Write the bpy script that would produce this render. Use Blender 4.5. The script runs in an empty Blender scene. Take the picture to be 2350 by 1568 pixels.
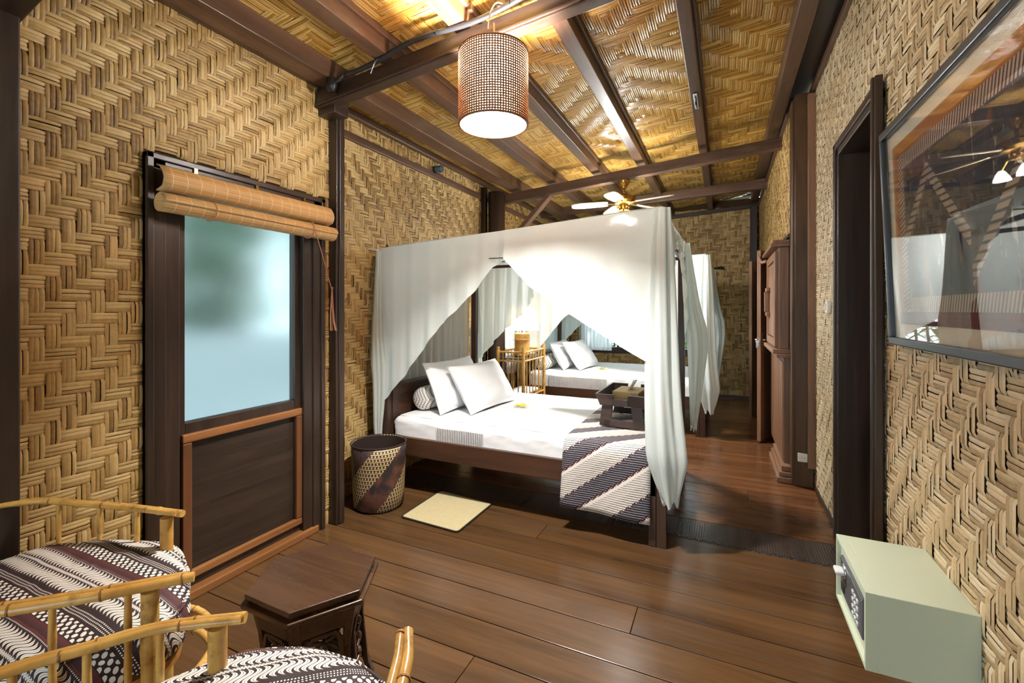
import bpy, math, random
import numpy as np
from mathutils import Vector, Matrix
random.seed(7); RNG = np.random.default_rng(7)
scn = bpy.context.scene
COL = scn.collection
PI = math.pi

# ------------------------------------------------------------------ camera
CAM_H = 1.42
YAW = math.atan(487 / 1044.0)
cam_d = bpy.data.cameras.new('camera'); cam = bpy.data.objects.new('camera', cam_d); COL.objects.link(cam)
cam.location = (0, 0, CAM_H); cam.rotation_euler = (PI / 2, 0, YAW)
cam_d.sensor_width = 36; cam_d.lens = 36 * 1044 / 2350.0
cam_d.shift_y = -(784 - 712) / 2350.0
cam_d.clip_start = 0.03; cam_d.clip_end = 100
scn.camera = cam
# ------------------------------------------------------------------ world and exposure
w = bpy.data.worlds.new('world'); scn.world = w; w.use_nodes = True
bg = w.node_tree.nodes['Background']; bg.inputs[0].default_value = (0.80, 0.93, 1.0, 1); bg.inputs[1].default_value = 1.6
vs = scn.view_settings
vs.view_transform = 'Standard'; vs.look = 'None'; vs.gamma = 1; vs.use_curve_mapping = False
vs.exposure = 1.72
PENDANT = 1150.0; FANLIGHT = 1250.0; BEDLAMP = 55.0       # radiance of the bulbs

# ------------------------------------------------------------------ helpers
def link(o): COL.objects.link(o); return o
class MB:
    """collects geometry; build() links it as one mesh object"""
    def __init__(s): s.v = []; s.f = []; s.uv = None
    def add(s, vs_, fs):
        n = len(s.v); s.v.extend([tuple(p) for p in vs_]); s.f.extend([tuple(i + n for i in f) for f in fs])
    def box(s, x0, x1, y0, y1, z0, z1):
        s.hexa([(x0,y0,z0),(x1,y0,z0),(x1,y1,z0),(x0,y1,z0),(x0,y0,z1),(x1,y0,z1),(x1,y1,z1),(x0,y1,z1)]); return s
    def hexa(s, p): s.add(p, [(3,2,1,0),(4,5,6,7),(0,1,5,4),(1,2,6,5),(2,3,7,6),(3,0,4,7)]); return s
    def bar(s, a, b, wd, ht, up=(0,0,1)):
        a = Vector(a); b = Vector(b); d = (b - a).normalized(); u = Vector(up); r = d.cross(u).normalized(); u = r.cross(d)
        r *= wd / 2; u *= ht / 2
        s.hexa([a-r-u, a+r-u, b+r-u, b-r-u, a-r+u, a+r+u, b+r+u, b-r+u]); return s
    def prism(s, poly, z0, z1, scale=1.0, c=None):
        n = len(poly); c = c or (0, 0)
        top = [(c[0]+(x-c[0])*scale, c[1]+(y-c[1])*scale, z1) for x, y in poly]
        s.add([(x, y, z0) for x, y in poly] + top, [tuple(range(n-1,-1,-1)), tuple(range(n,2*n))] + [(i,(i+1)%n,n+(i+1)%n,n+i) for i in range(n)]); return s
    def loft(s, rings, cap=True, closed=True):
        n = len(rings[0]); vs_ = [p for r in rings for p in r]; fs = []
        for k in range(len(rings)-1):
            for i in range(n if closed else n-1):
                j = (i+1) % n; fs.append((k*n+i, k*n+j, (k+1)*n+j, (k+1)*n+i))
        if cap: fs += [tuple(range(n-1,-1,-1)), tuple(range((len(rings)-1)*n, len(rings)*n))]
        s.add(vs_, fs); return s
    def tube(s, pts, rad, n=10, cap=True):
        pts = [Vector(p) for p in pts]; rings = []; ref = None
        for i, p in enumerate(pts):
            t = (pts[min(i+1,len(pts)-1)] - pts[max(i-1,0)]).normalized()
            if ref is None: ref = Vector((0,0,1)) if abs(t.z) < .9 else Vector((1,0,0))
            a = t.cross(ref).normalized(); b = a.cross(t).normalized(); ref = b
            r = rad[i] if hasattr(rad, '__len__') else rad
            rings.append([p + a*r*math.cos(2*PI*k/n) + b*r*math.sin(2*PI*k/n) for k in range(n)])
        s.loft(rings, cap); return s
    def lathe(s, prof, c=(0,0,0), n=28, cap=True):
        s.loft([[(c[0]+r*math.cos(2*PI*k/n), c[1]+r*math.sin(2*PI*k/n), c[2]+z) for k in range(n)] for r, z in prof], cap); return s
    def ball(s, c, r, n=12, sz=1.0):
        s.lathe([(max(r*math.sin(PI*k/n), 1e-4), -r*sz*math.cos(PI*k/n)) for k in range(n+1)], c, 2*n, False); return s
    def grid(s, fn, nu, nv, uvf=None):
        base = len(s.v)
        s.add([fn(i/nu, j/nv) for j in range(nv+1) for i in range(nu+1)], [(j*(nu+1)+i, j*(nu+1)+i+1, (j+1)*(nu+1)+i+1, (j+1)*(nu+1)+i) for j in range(nv) for i in range(nu)])
        return s
    def build(s, name, mat, parent=None, smooth=False, bevel=0, flat_ang=None):
        me = bpy.data.meshes.new(name)
        off = Vector(parent.matrix_world.translation) if parent else Vector((0,0,0))
        if parent: off = world_loc(parent)
        me.from_pydata([(p[0]-off[0], p[1]-off[1], p[2]-off[2]) for p in s.v], [], s.f)
        o = bpy.data.objects.new(name, me); link(o)
        if parent: o.parent = parent
        me.materials.append(mat)
        if smooth:
            me.polygons.foreach_set('use_smooth', [True]*len(me.polygons))
            if flat_ang: me.set_sharp_from_angle(angle=math.radians(flat_ang))
        if s.uv is not None:
            l = me.uv_layers.new(name='UVMap')
            idx = np.empty(len(me.loops), dtype=np.int32); me.loops.foreach_get('vertex_index', idx)
            l.data.foreach_set('uv', np.asarray(s.uv, dtype=np.float32)[idx].ravel())
        me.update()
        if bevel:
            b = o.modifiers.new('bevel', 'BEVEL'); b.width = bevel; b.segments = 2; b.limit_method = 'ANGLE'; b.harden_normals = False
        return o
def world_loc(o):
    v = Vector(o.location)
    while o.parent: o = o.parent; v = v + Vector(o.location)
    return v
def empty(name, loc):
    o = bpy.data.objects.new(name, None); o.location = loc; o.empty_display_size = .1; return link(o)
def tag(o, label=None, cat=None, group=None, kind=None):
    if label: o['label'] = label
    if cat: o['category'] = cat
    if group: o['group'] = group
    if kind: o['kind'] = kind
    return o
def thing(name, loc, label, cat, group=None): return tag(empty(name, loc), label, cat, group)
def struct(o, label=None):
    o['kind'] = 'structure'
    if label: o['label'] = label
    return o
def catmull(pts, m=8):
    pts = [Vector(p) for p in pts]; P = [2*pts[0]-pts[1]] + pts + [2*pts[-1]-pts[-2]]; out = []
    for i in range(1, len(P)-2):
        for k in range(m):
            t = k/m; a, b, c, d = P[i-1:i+3]
            out.append(.5*((2*b)+(c-a)*t+(2*a-5*b+4*c-d)*t*t+(3*b-a-3*c+d)*t**3))
    out.append(pts[-1]); return out

# ------------------------------------------------------------------ materials
class NT:
    def __init__(s, name):
        s.m = bpy.data.materials.new(name); s.m.use_nodes = True; s.t = s.m.node_tree; s.n = s.t.nodes; s.b = s.n['Principled BSDF']; s.out = s.n['Material Output']
    def new(s, ty, **kw):
        n = s.n.new(ty)
        for k, v in kw.items(): setattr(n, k, v)
        return n
    def put(s, sock, v):
        if isinstance(v, bpy.types.NodeSocket): s.t.links.new(v, sock)
        elif v is not None: sock.default_value = v
    def math(s, op, a, b=None, c=None):
        n = s.new('ShaderNodeMath', operation=op); s.put(n.inputs[0], a)
        if b is not None: s.put(n.inputs[1], b)
        if c is not None: s.put(n.inputs[2], c)
        return n.outputs[0]
    def vmath(s, op, a, b=None):
        n = s.new('ShaderNodeVectorMath', operation=op); s.put(n.inputs[0], a)
        if b is not None: s.put(n.inputs[1], b)
        return n.outputs[0]
    def coord(s, kind='Object'): return s.new('ShaderNodeTexCoord').outputs[kind]
    def sep(s, v):
        n = s.new('ShaderNodeSeparateXYZ'); s.put(n.inputs[0], v); return n.outputs
    def comb(s, x, y, z=0.0):
        n = s.new('ShaderNodeCombineXYZ')
        for i, q in enumerate((x, y, z)): s.put(n.inputs[i], q)
        return n.outputs[0]
    def noise(s, vec, scale, detail=4, rough=.55, dist=0):
        n = s.new('ShaderNodeTexNoise'); s.put(n.inputs['Vector'], vec); n.inputs['Scale'].default_value = scale; n.inputs['Detail'].default_value = detail; n.inputs['Roughness'].default_value = rough; n.inputs['Distortion'].default_value = dist
        return n.outputs['Fac']
    def ramp(s, fac, stops):
        n = s.new('ShaderNodeValToRGB'); s.put(n.inputs[0], fac); e = n.color_ramp.elements
        while len(e) < len(stops): e.new(.5)
        for i, (p, c) in enumerate(stops): e[i].position = p; e[i].color = (*c, 1)
        return n.outputs[0]
    def mix(s, fac, a, b, mode='MIX'):
        n = s.new('ShaderNodeMix', data_type='RGBA', blend_type=mode); s.put(n.inputs[0], fac)
        for k, q in ((6, a), (7, b)): s.put(n.inputs[k], (*q, 1) if isinstance(q, tuple) and len(q) == 3 else q)
        return n.outputs[2]
    def bump(s, h, strength=.3, dist=.01):
        n = s.new('ShaderNodeBump'); n.inputs['Strength'].default_value = strength; n.inputs['Distance'].default_value = dist; s.put(n.inputs['Height'], h); s.put(s.b.inputs['Normal'], n.outputs[0])
    def fin(s, col=None, rough=None, metal=None, spec=None, **kw):
        if col is not None: s.put(s.b.inputs['Base Color'], (*col, 1) if isinstance(col, tuple) and len(col) == 3 else col)
        if rough is not None: s.put(s.b.inputs['Roughness'], rough)
        if metal is not None: s.b.inputs['Metallic'].default_value = metal
        if spec is not None: s.b.inputs['Specular IOR Level'].default_value = spec
        for k, v in kw.items(): s.put(s.b.inputs[k.replace('_', ' ')], v)
        return s.m
def srgb(r, g, b): return tuple((c/255/12.92 if c <= 10 else ((c/255+.055)/1.055)**2.4) for c in (r, g, b))
def plain(name, c, rough=.5, metal=0, bump=0, var=.12, nscale=30):
    t = NT(name); o = t.coord(); f = t.noise(o, nscale, 3)
    col = t.mix(f, tuple(x*(1-var) for x in c), tuple(min(1, x*(1+var)) for x in c))
    if bump: t.bump(f, bump, .004)
    return t.fin(col, rough, metal)
def wood(name, c0, c1, axis='x', rough=.35, scale=9, vary=.25, streak=None, coat=0):
    t = NT(name); o = t.coord(); info = t.new('ShaderNodeObjectInfo').outputs['Random']
    st = {'x': (.06, 1, 1), 'y': (1, .06, 1), 'z': (1, 1, .06)}[axis]
    v = t.vmath('MULTIPLY', o, st); v = t.vmath('ADD', v, t.comb(t.math('MULTIPLY', info, 17.0), t.math('MULTIPLY', info, 9.0), t.math('MULTIPLY', info, 5.0)))
    f = t.noise(v, scale, 8, .62, .8); g = t.noise(v, scale*6, 4, .6)
    col = t.ramp(t.math('ADD', t.math('MULTIPLY', f, .75), t.math('MULTIPLY', g, .25)), [(.30, c0), (.68, c1)])
    col = t.mix(t.math('MULTIPLY_ADD', info, vary*2, 0.0), col, tuple(x*.62 for x in c0)) if vary else col
    if streak:
        h = t.noise(t.vmath('MULTIPLY', o, {'x': (.5, 2, 2), 'y': (2, .5, 2), 'z': (2, 2, .5)}[axis]), 2.2, 5, .7)
        col = t.mix(t.math('MULTIPLY', t.math('GREATER_THAN', h, .62), .0), col, streak)
        col = t.mix(t.ramp(h, [(.52, (0,0,0)), (.72, (.75,.75,.75))]), col, streak)
    t.bump(g, .25, .002)
    r = t.math('MULTIPLY_ADD', f, .25, rough-.12)
    return t.fin(col, r, **({'Coat_Weight': coat} if coat else {}))
DARK0, DARK1 = srgb(32, 24, 19), srgb(72, 54, 42)
M = {}
for ax in 'xyz':
    M['dark_'+ax] = wood('dark_wood_'+ax, DARK0, DARK1, ax, .36, 10, .15)
    M['beam_'+ax] = wood('beam_wood_'+ax, srgb(60, 42, 30), srgb(118, 86, 64), ax, .4, 10, .12, srgb(122, 98, 76))
    M['aged_'+ax] = wood('aged_post_wood_'+ax, srgb(62, 42, 26), srgb(108, 76, 46), ax, .4, 9, .05, srgb(34, 24, 18))
    M['bed_'+ax] = wood('bed_wood_'+ax, srgb(42, 28, 20), srgb(90, 60, 42), ax, .34, 9, .1)
    M['teak_'+ax] = wood('teak_wood_'+ax, srgb(100, 70, 50), srgb(160, 120, 92), ax, .4, 9, .08)
M['orange_y'] = wood('orange_trim_wood_y', srgb(112, 70, 36), srgb(164, 112, 64), 'y', .38, 9, .1)
M['orange_z'] = wood('orange_trim_wood_z', srgb(84, 52, 32), srgb(126, 82, 50), 'z', .38, 9, .1)
M['panel_y'] = wood('dark_panel_wood', srgb(32, 25, 20), srgb(64, 50, 40), 'y', .4, 14, .05)
M['floor'] = wood('floor_plank_wood', srgb(66, 45, 26), srgb(118, 85, 52), 'x', .22, 5, .20, srgb(84, 66, 50))
M['floor_back'] = wood('rear_floor_plank_wood', srgb(76, 46, 27), srgb(136, 90, 54), 'x', .22, 6, .2, srgb(72, 50, 37))
M['stool'] = wood('stool_wood', srgb(46, 30, 20), srgb(92, 64, 44), 'x', .27, 6, 0)
M['ribbed'] = wood('ribbed_strip_wood', srgb(48, 40, 36), srgb(84, 72, 64), 'y', .3, 9, .05)
M['gap'] = plain('dark_backing', srgb(72, 52, 26), .9)
M['gap_ceiling'] = plain('dark_ceiling_backing', srgb(110, 78, 30), .9)
M['white_plaster'] = plain('pale_plaster', srgb(196, 176, 140), .9, bump=.2)
def splint(name, stops, rough=.5, dirt=None):
    t = NT(name); o = t.coord(); isl = t.new('ShaderNodeNewGeometry').outputs['Random Per Island']
    f = t.noise(o, 55, 4, .6); big = t.noise(o, 1.6, 4, .6)
    k = t.math('ADD', t.math('MULTIPLY', isl, .62), t.math('MULTIPLY', f, .38))
    col = t.ramp(k, stops)
    col = t.mix(t.ramp(big, [(.48, (0,0,0)), (.75, (.45,.45,.45))]), col, dirt or tuple(x*.5 for x in stops[0][1]))
    t.bump(f, .25, .002)
    return t.fin(col, rough)
M['weave_left'] = splint('woven_bamboo_left', [(.10, srgb(112, 82, 38)), (.45, srgb(178, 144, 86)), (.88, srgb(212, 184, 126))], .5)
M['weave_right'] = splint('woven_bamboo_right', [(.10, srgb(138, 114, 78)), (.45, srgb(198, 176, 136)), (.88, srgb(228, 214, 182))], .45)
M['weave_ceiling'] = splint('woven_bamboo_ceiling', [(.12, srgb(148, 104, 36)), (.45, srgb(196, 150, 70)), (.88, srgb(220, 188, 116))], .24)
def bamboo(name, c0, c1, rough=.32):
    t = NT(name); o = t.coord(); f = t.noise(t.vmath('MULTIPLY', o, (4, 4, 4)), 2.0, 4, .6); g = t.noise(o, 9, 5, .65)
    col = t.ramp(f, [(.3, c0), (.65, c1)])
    col = t.mix(t.ramp(g, [(.53, (0,0,0)), (.70, (.8,.8,.8))]), col, srgb(92, 50, 20))
    return t.fin(col, rough)
M['bamboo'] = bamboo('bamboo_pole', srgb(172, 122, 54), srgb(212, 170, 94), .26)
M['bamboo_node'] = bamboo('bamboo_node', srgb(108, 66, 24), srgb(160, 108, 48), .4)
M['bamboo_dark'] = bamboo('bamboo_pole_aged', srgb(120, 78, 32), srgb(186, 136, 66), .35)
M['blind'] = None
def blindmat():
    t = NT('split_bamboo_blind'); o = t.coord(); x, y, z = t.sep(o)
    f = t.noise(t.vmath('MULTIPLY', o, (20, .6, 260)), 1.0, 3, .6)
    col = t.ramp(f, [(.3, srgb(178, 134, 76)), (.7, srgb(222, 184, 126))]); t.bump(f, .5, .003)
    th = t.math('LESS_THAN', t.math('FRACT', t.math('MULTIPLY', y, 16.0)), .045)
    return t.fin(t.mix(th, col, srgb(226, 205, 165)), .55)
M['blind'] = blindmat()
def cloth(name, c, trans=.45, sheer=.1):
    t = NT(name); n = t.n; d = t.new('ShaderNodeBsdfDiffuse'); tr = t.new('ShaderNodeBsdfTranslucent'); tp = t.new('ShaderNodeBsdfTransparent')
    d.inputs[0].default_value = (*c, 1); tr.inputs[0].default_value = (*c, 1)
    f = t.noise(t.vmath('MULTIPLY', t.coord(), (1, 1, .35)), 14, 4, .6)
    b = t.new('ShaderNodeBump'); b.inputs['Strength'].default_value = .25; b.inputs['Distance'].default_value = .01; t.put(b.inputs['Height'], f); t.put(d.inputs['Normal'], b.outputs[0])
    m1 = t.new('ShaderNodeMixShader'); m1.inputs[0].default_value = trans; t.put(m1.inputs[1], d.outputs[0]); t.put(m1.inputs[2], tr.outputs[0])
    m2 = t.new('ShaderNodeMixShader'); m2.inputs[0].default_value = sheer; t.put(m2.inputs[1], m1.outputs[0]); t.put(m2.inputs[2], tp.outputs[0])
    t.put(t.out.inputs[0], m2.outputs[0]); return t.m
M['net'] = cloth('canopy_cotton', (.80, .87, .85), .32, .05)
M['sheer'] = cloth('sheer_curtain', (.86, .90, .90), .55, .10)
M['shade_fabric'] = cloth('lamp_shade_fabric', (.95, .93, .88), .6, .15)
M['liner'] = cloth('pendant_liner_fabric', (.9, .88, .84), .6, .90)
M['sheet'] = plain('white_sheet', (.80, .82, .83), .75, bump=.25, var=.03, nscale=9)
M['pillow'] = plain('white_pillow_cotton', (.82, .83, .84), .75, bump=.3, var=.03, nscale=8)
def skirt():  # pleat troughs are coloured darker, fold shade put into the colour
    t = NT('pleated_white_cotton'); x, y, z = t.sep(t.coord()); s_ = t.math('SINE', t.math('MULTIPLY', x, 420.0)); t.bump(s_, .9, .006); return t.fin(t.mix(t.math('MULTIPLY_ADD', s_, .5, .5), (.66, .65, .64), (.78, .78, .77)), .8)
M['skirt'] = skirt()
M['black'] = plain('black_plastic', (.012, .012, .014), .35)
M['cable'] = plain('black_cable', (.02, .02, .022), .3)
M['brass'] = plain('brass', srgb(190, 148, 72), .22, 1.0)
M['steel'] = plain('brushed_steel', (.55, .56, .58), .3, 1.0)
M['white_plastic'] = plain('white_plastic', (.78, .78, .74), .4)
M['safe'] = plain('pale_green_paint', srgb(186, 198, 176), .42, bump=.05, var=.03, nscale=200)
M['safe_panel'] = plain('grey_key_panel', srgb(78, 80, 86), .35)
M['key'] = plain('pale_keys', srgb(196, 200, 200), .4)
M['fanblade'] = plain('cream_fan_blade', srgb(232, 214, 184), .35)
M['frame'] = plain('grey_picture_frame', srgb(62, 68, 76), .28, .3)
M['cord'] = plain('pink_brown_cord', srgb(176, 120, 92), .8)
M['mat_straw'] = None
def straw():
    t = NT('straw_mat'); o = t.coord(); b = t.new('ShaderNodeTexChecker'); t.put(b.inputs[0], t.vmath('MULTIPLY', o, (1,1,0))); b.inputs['Scale'].default_value = 150
    f = t.noise(o, 40, 3); col = t.mix(f, srgb(184, 172, 130), srgb(206, 196, 156)); col = t.mix(t.math('MULTIPLY', b.outputs[1], .12), col, srgb(150, 132, 84)); t.bump(b.outputs[1], .2, .002)
    return t.fin(col, .7)
M['mat_straw'] = straw()
M['mat_hem'] = plain('dark_hem', srgb(40, 34, 26), .8)
M['tray'] = wood('tray_wood', srgb(38, 26, 22), srgb(72, 52, 44), 'x', .3, 9, 0)
M['box_straw'] = plain('straw_tissue_box', srgb(186, 160, 112), .7, bump=.4, nscale=120)
M['paper'] = plain('white_tissue', (.8, .8, .78), .8)
M['petal'] = plain('white_petal', srgb(252, 240, 170), .5)
M['petal_core'] = plain('yellow_petal', srgb(246, 206, 20), .5)
M['leaf'] = plain('green_leaf', srgb(70, 150, 62), .45, var=.5, nscale=4)
M['leaf_dark'] = plain('dark_green_leaf', srgb(52, 112, 62), .5, var=.5, nscale=3)
M['bark'] = plain('bark', srgb(90, 70, 52), .9)
M['terrace'] = plain('pale_terrace', srgb(232, 238, 240), .8)
M['ground'] = plain('garden_soil', srgb(96, 110, 70), .95)
def emit(name, c, s):
    t = NT(name); e = t.new('ShaderNodeEmission'); e.inputs[0].default_value = (*c, 1); e.inputs[1].default_value = s; t.put(t.out.inputs[0], e.outputs[0]); return t.m
M['bulb'] = emit('pendant_bulb_light', (1, .97, .94), PENDANT)
M['bulb_fan'] = emit('fan_bulb_light', (1, .98, .96), FANLIGHT)
M['bulb_bed'] = emit('bedside_bulb_light', (1, .86, .66), BEDLAMP)
def glassmat(name, rough, c=(1,1,1), ior=1.45):
    t = NT(name); return t.fin(c, rough, Transmission_Weight=1.0, IOR=ior)
M['frosted'] = glassmat('frosted_glass', .22, (.70, .83, .84))
M['pane'] = glassmat('picture_glass', .0)
def clearpane():
    t = NT('thin_clear_glass'); g = t.new('ShaderNodeBsdfGlossy'); g.inputs['Roughness'].default_value = .01; tp = t.new('ShaderNodeBsdfTransparent'); fr = t.new('ShaderNodeFresnel'); fr.inputs[0].default_value = 1.5; bf = t.new('ShaderNodeNewGeometry').outputs['Backfacing']
    m = t.new('ShaderNodeMixShader'); t.put(m.inputs[0], t.math('MULTIPLY', t.math('MULTIPLY', fr.outputs[0], 2.6), t.math('SUBTRACT', 1.0, bf))); t.put(m.inputs[1], tp.outputs[0]); t.put(m.inputs[2], g.outputs[0]); t.put(t.out.inputs[0], m.outputs[0]); return t.m
M['thinglass'] = clearpane()

# batik print of the armchair cushions: bands of curved leaves, dotted stripes and ovals
def batik(name, ang):
    t = NT(name); x, y, z = t.sep(t.coord()); m = t.math
    ca, sa = math.cos(ang), math.sin(ang)
    a = m('ADD', m('MULTIPLY', x, ca), m('MULTIPLY', y, sa)); b = m('ADD', m('MULTIPLY', x, -sa), m('MULTIPLY', y, ca))
    a = m('ADD', a, m('MULTIPLY', z, .35)); b = m('ADD', b, m('MULTIPLY', z, .8))
    wv = t.noise(t.coord(), 7, 2); a = m('ADD', a, m('MULTIPLY', m('SUBTRACT', wv, .5), .012))
    f = m('FRACT', m('MULTIPLY', a, 1/.225))
    def rng(lo, hi): return m('MULTIPLY', m('GREATER_THAN', f, lo), m('LESS_THAN', f, hi))
    # leaf motif
    def leaves(lo, hi, per):
        q = m('DIVIDE', m('SUBTRACT', f, (lo+hi)/2), hi-lo)                 # -.5 .. .5
        bb = m('ADD', m('MULTIPLY', b, 1/per), m('MULTIPLY', m('SINE', m('MULTIPLY', q, 6.0)), .75))
        c = m('ABSOLUTE', m('SUBTRACT', m('FRACT', bb), .5))
        wid = m('SUBTRACT', .40, m('MULTIPLY', m('POWER', m('ABSOLUTE', m('MULTIPLY', q, 2.0)), 2.5), .36))
        core = m('GREATER_THAN', c, .035)
        return m('MULTIPLY', m('MULTIPLY', m('LESS_THAN', c, wid), core), rng(lo, hi))
    def ovals(lo, hi, per):
        p = m('MULTIPLY', b, 1/per); q = m('MULTIPLY', a, 1/per)
        s1 = m('ADD', p, q); s2 = m('SUBTRACT', p, q)
        c1 = m('SUBTRACT', m('FRACT', s1), .5); c2 = m('SUBTRACT', m('FRACT', s2), .5)
        par = m('FRACT', m('MULTIPLY', m('ADD', m('FLOOR', s1), m('FLOOR', s2)), .5)); par = m('GREATER_THAN', par, .25)
        e = m('ADD', m('MULTIPLY', m('POWER', m('ABSOLUTE', c1), 2.0), m('MULTIPLY_ADD', par, 4.0, 4.0)), m('MULTIPLY', m('POWER', m('ABSOLUTE', c2), 2.0), m('MULTIPLY_ADD', par, -2.0, 8.0)))
        return m('MULTIPLY', m('LESS_THAN', e, .85), rng(lo, hi))
    def dots(lo, hi, per):
        p = m('SUBTRACT', m('FRACT', m('MULTIPLY', b, 1/per)), .5); q = m('SUBTRACT', m('FRACT', m('MULTIPLY', a, 1/per)), .5)
        return m('MULTIPLY', m('LESS_THAN', m('ADD', m('MULTIPLY', p, p), m('MULTIPLY', q, q)), .07), rng(lo, hi))
    white = leaves(.02, .24, .017)
    for k in (leaves(.29, .50, .017), ovals(.66, .84, .025), leaves(.24, .29, .008), dots(.50, .53, .006), dots(.86, .97, .0075)): white = m('MAXIMUM', white, k)
    col = t.mix(rng(.53, .65), srgb(40, 24, 26), t.mix(m('FRACT', m('MULTIPLY', f, 9.0)), srgb(48, 30, 36), srgb(92, 40, 36)))
    col = t.mix(white, col, srgb(226, 220, 210))
    return t.fin(col, .75)
M['batik_a'] = batik('batik_cotton', math.radians(91))
M['batik_b'] = batik('batik_cotton_second', math.radians(134))
def runner():
    t = NT('striped_ikat_runner'); u, v, _ = t.sep(t.coord('UV')); m = t.math
    a = m('ADD', m('MULTIPLY', u, .62), m('MULTIPLY', v, .78)); f = m('FRACT', m('MULTIPLY', a, 1/.235))
    wig = m('MULTIPLY', t.noise(t.comb(m('MULTIPLY', u, 60.0), m('MULTIPLY', v, 60.0)), 1.0, 2), .35)
    ln = m('FRACT', m('ADD', m('MULTIPLY', v, 1/.0135), wig))
    dark = m('LESS_THAN', f, .40)
    thr = m('MULTIPLY_ADD', dark, .38, .30)
    ink = m('LESS_THAN', ln, thr)
    dash = m('FRACT', m('ADD', m('MULTIPLY', u, 1/.021), m('MULTIPLY', m('FLOOR', m('MULTIPLY', v, 1/.0135)), .37)))
    cinkw = t.mix(m('GREATER_THAN', f, .72), srgb(120, 118, 122), srgb(70, 64, 70))
    cink = t.mix(dark, cinkw, srgb(30, 28, 38))
    paper = t.mix(dark, srgb(222, 216, 206), srgb(150, 144, 148))
    col = t.mix(ink, paper, cink)
    e1 = m('MULTIPLY', m('GREATER_THAN', f, .36), m('LESS_THAN', f, .43)); e2 = m('GREATER_THAN', f, .965)
    ed = m('MULTIPLY', m('MAXIMUM', e1, e2), m('LESS_THAN', dash, .6))
    col = t.mix(ed, col, srgb(74, 26, 30))
    e3 = m('MULTIPLY', m('GREATER_THAN', f, .43), m('LESS_THAN', f, .50)); col = t.mix(e3, col, srgb(228, 222, 214))
    return t.fin(col, .8)
M['runner'] = runner()
def bolstermat():
    t = NT('striped_bolster_cotton'); x, y, z = t.sep(t.coord()); m = t.math
    r = m('SQRT', m('ADD', m('MULTIPLY', x, x), m('MULTIPLY', z, z))); a = m('ARCTAN2', z, x)
    s_ = m('FRACT', m('ADD', m('MULTIPLY', m('ADD', x, m('ABSOLUTE', m('MULTIPLY', z, .6))), 34.0), m('MULTIPLY', y, 9.0)))
    dsh = m('LESS_THAN', m('FRACT', m('MULTIPLY', m('ADD', z, y), 75.0)), .65)
    return t.fin(t.mix(m('MULTIPLY', m('LESS_THAN', s_, .3), dsh), srgb(222, 216, 208), srgb(44, 36, 40)), .8)
M['bolster'] = bolstermat()
def basketmat():
    t = NT('patterned_rattan_basket'); x, y, z = t.sep(t.coord()); m = t.math
    a = m('MULTIPLY', m('ARCTAN2', y, x), .20)                 # arc length
    d = m('FRACT', m('MULTIPLY', m('SUBTRACT', z, m('MULTIPLY', a, 1.05)), 1/.44))
    row = m('MULTIPLY', z, 1/.026); rr = m('FRACT', row); ri = m('FLOOR', row)
    aa = m('FRACT', m('ADD', m('MULTIPLY', a, 1/.024), m('MULTIPLY', ri, .31)))
    tri = m('LESS_THAN', m('ABSOLUTE', m('SUBTRACT', aa, .5)), m('SUBTRACT', .52, m('MULTIPLY', rr, .5)))
    line = m('LESS_THAN', rr, .22)
    inner = m('MULTIPLY', tri, m('GREATER_THAN', rr, .38)); cream = m('MAXIMUM', line, inner)
    big = t.noise(t.coord(), 9, 3)
    base = t.mix(t.ramp(big, [(.42, (0,0,0)), (.58, (1,1,1))]), srgb(48, 40, 40), srgb(106, 64, 48))
    band = m('LESS_THAN', d, .50); solid = m('MULTIPLY', m('GREATER_THAN', d, .16), m('LESS_THAN', d, .20))
    col = t.mix(m('MULTIPLY', band, cream), t.mix(band, base, srgb(58, 36, 28)), srgb(220, 196, 140))
    chk = t.new('ShaderNodeTexChecker'); t.put(chk.inputs[0], t.comb(a, z, 0.0)); chk.inputs['Scale'].default_value = 170
    col = t.mix(m('MULTIPLY', chk.outputs[1], .25), col, srgb(30, 20, 16)); t.bump(chk.outputs[1], .4, .002)
    return t.fin(col, .55)
M['basket'] = basketmat()
M['basket_in'] = plain('dark_basket_inside', srgb(42, 26, 20), .8)
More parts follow.
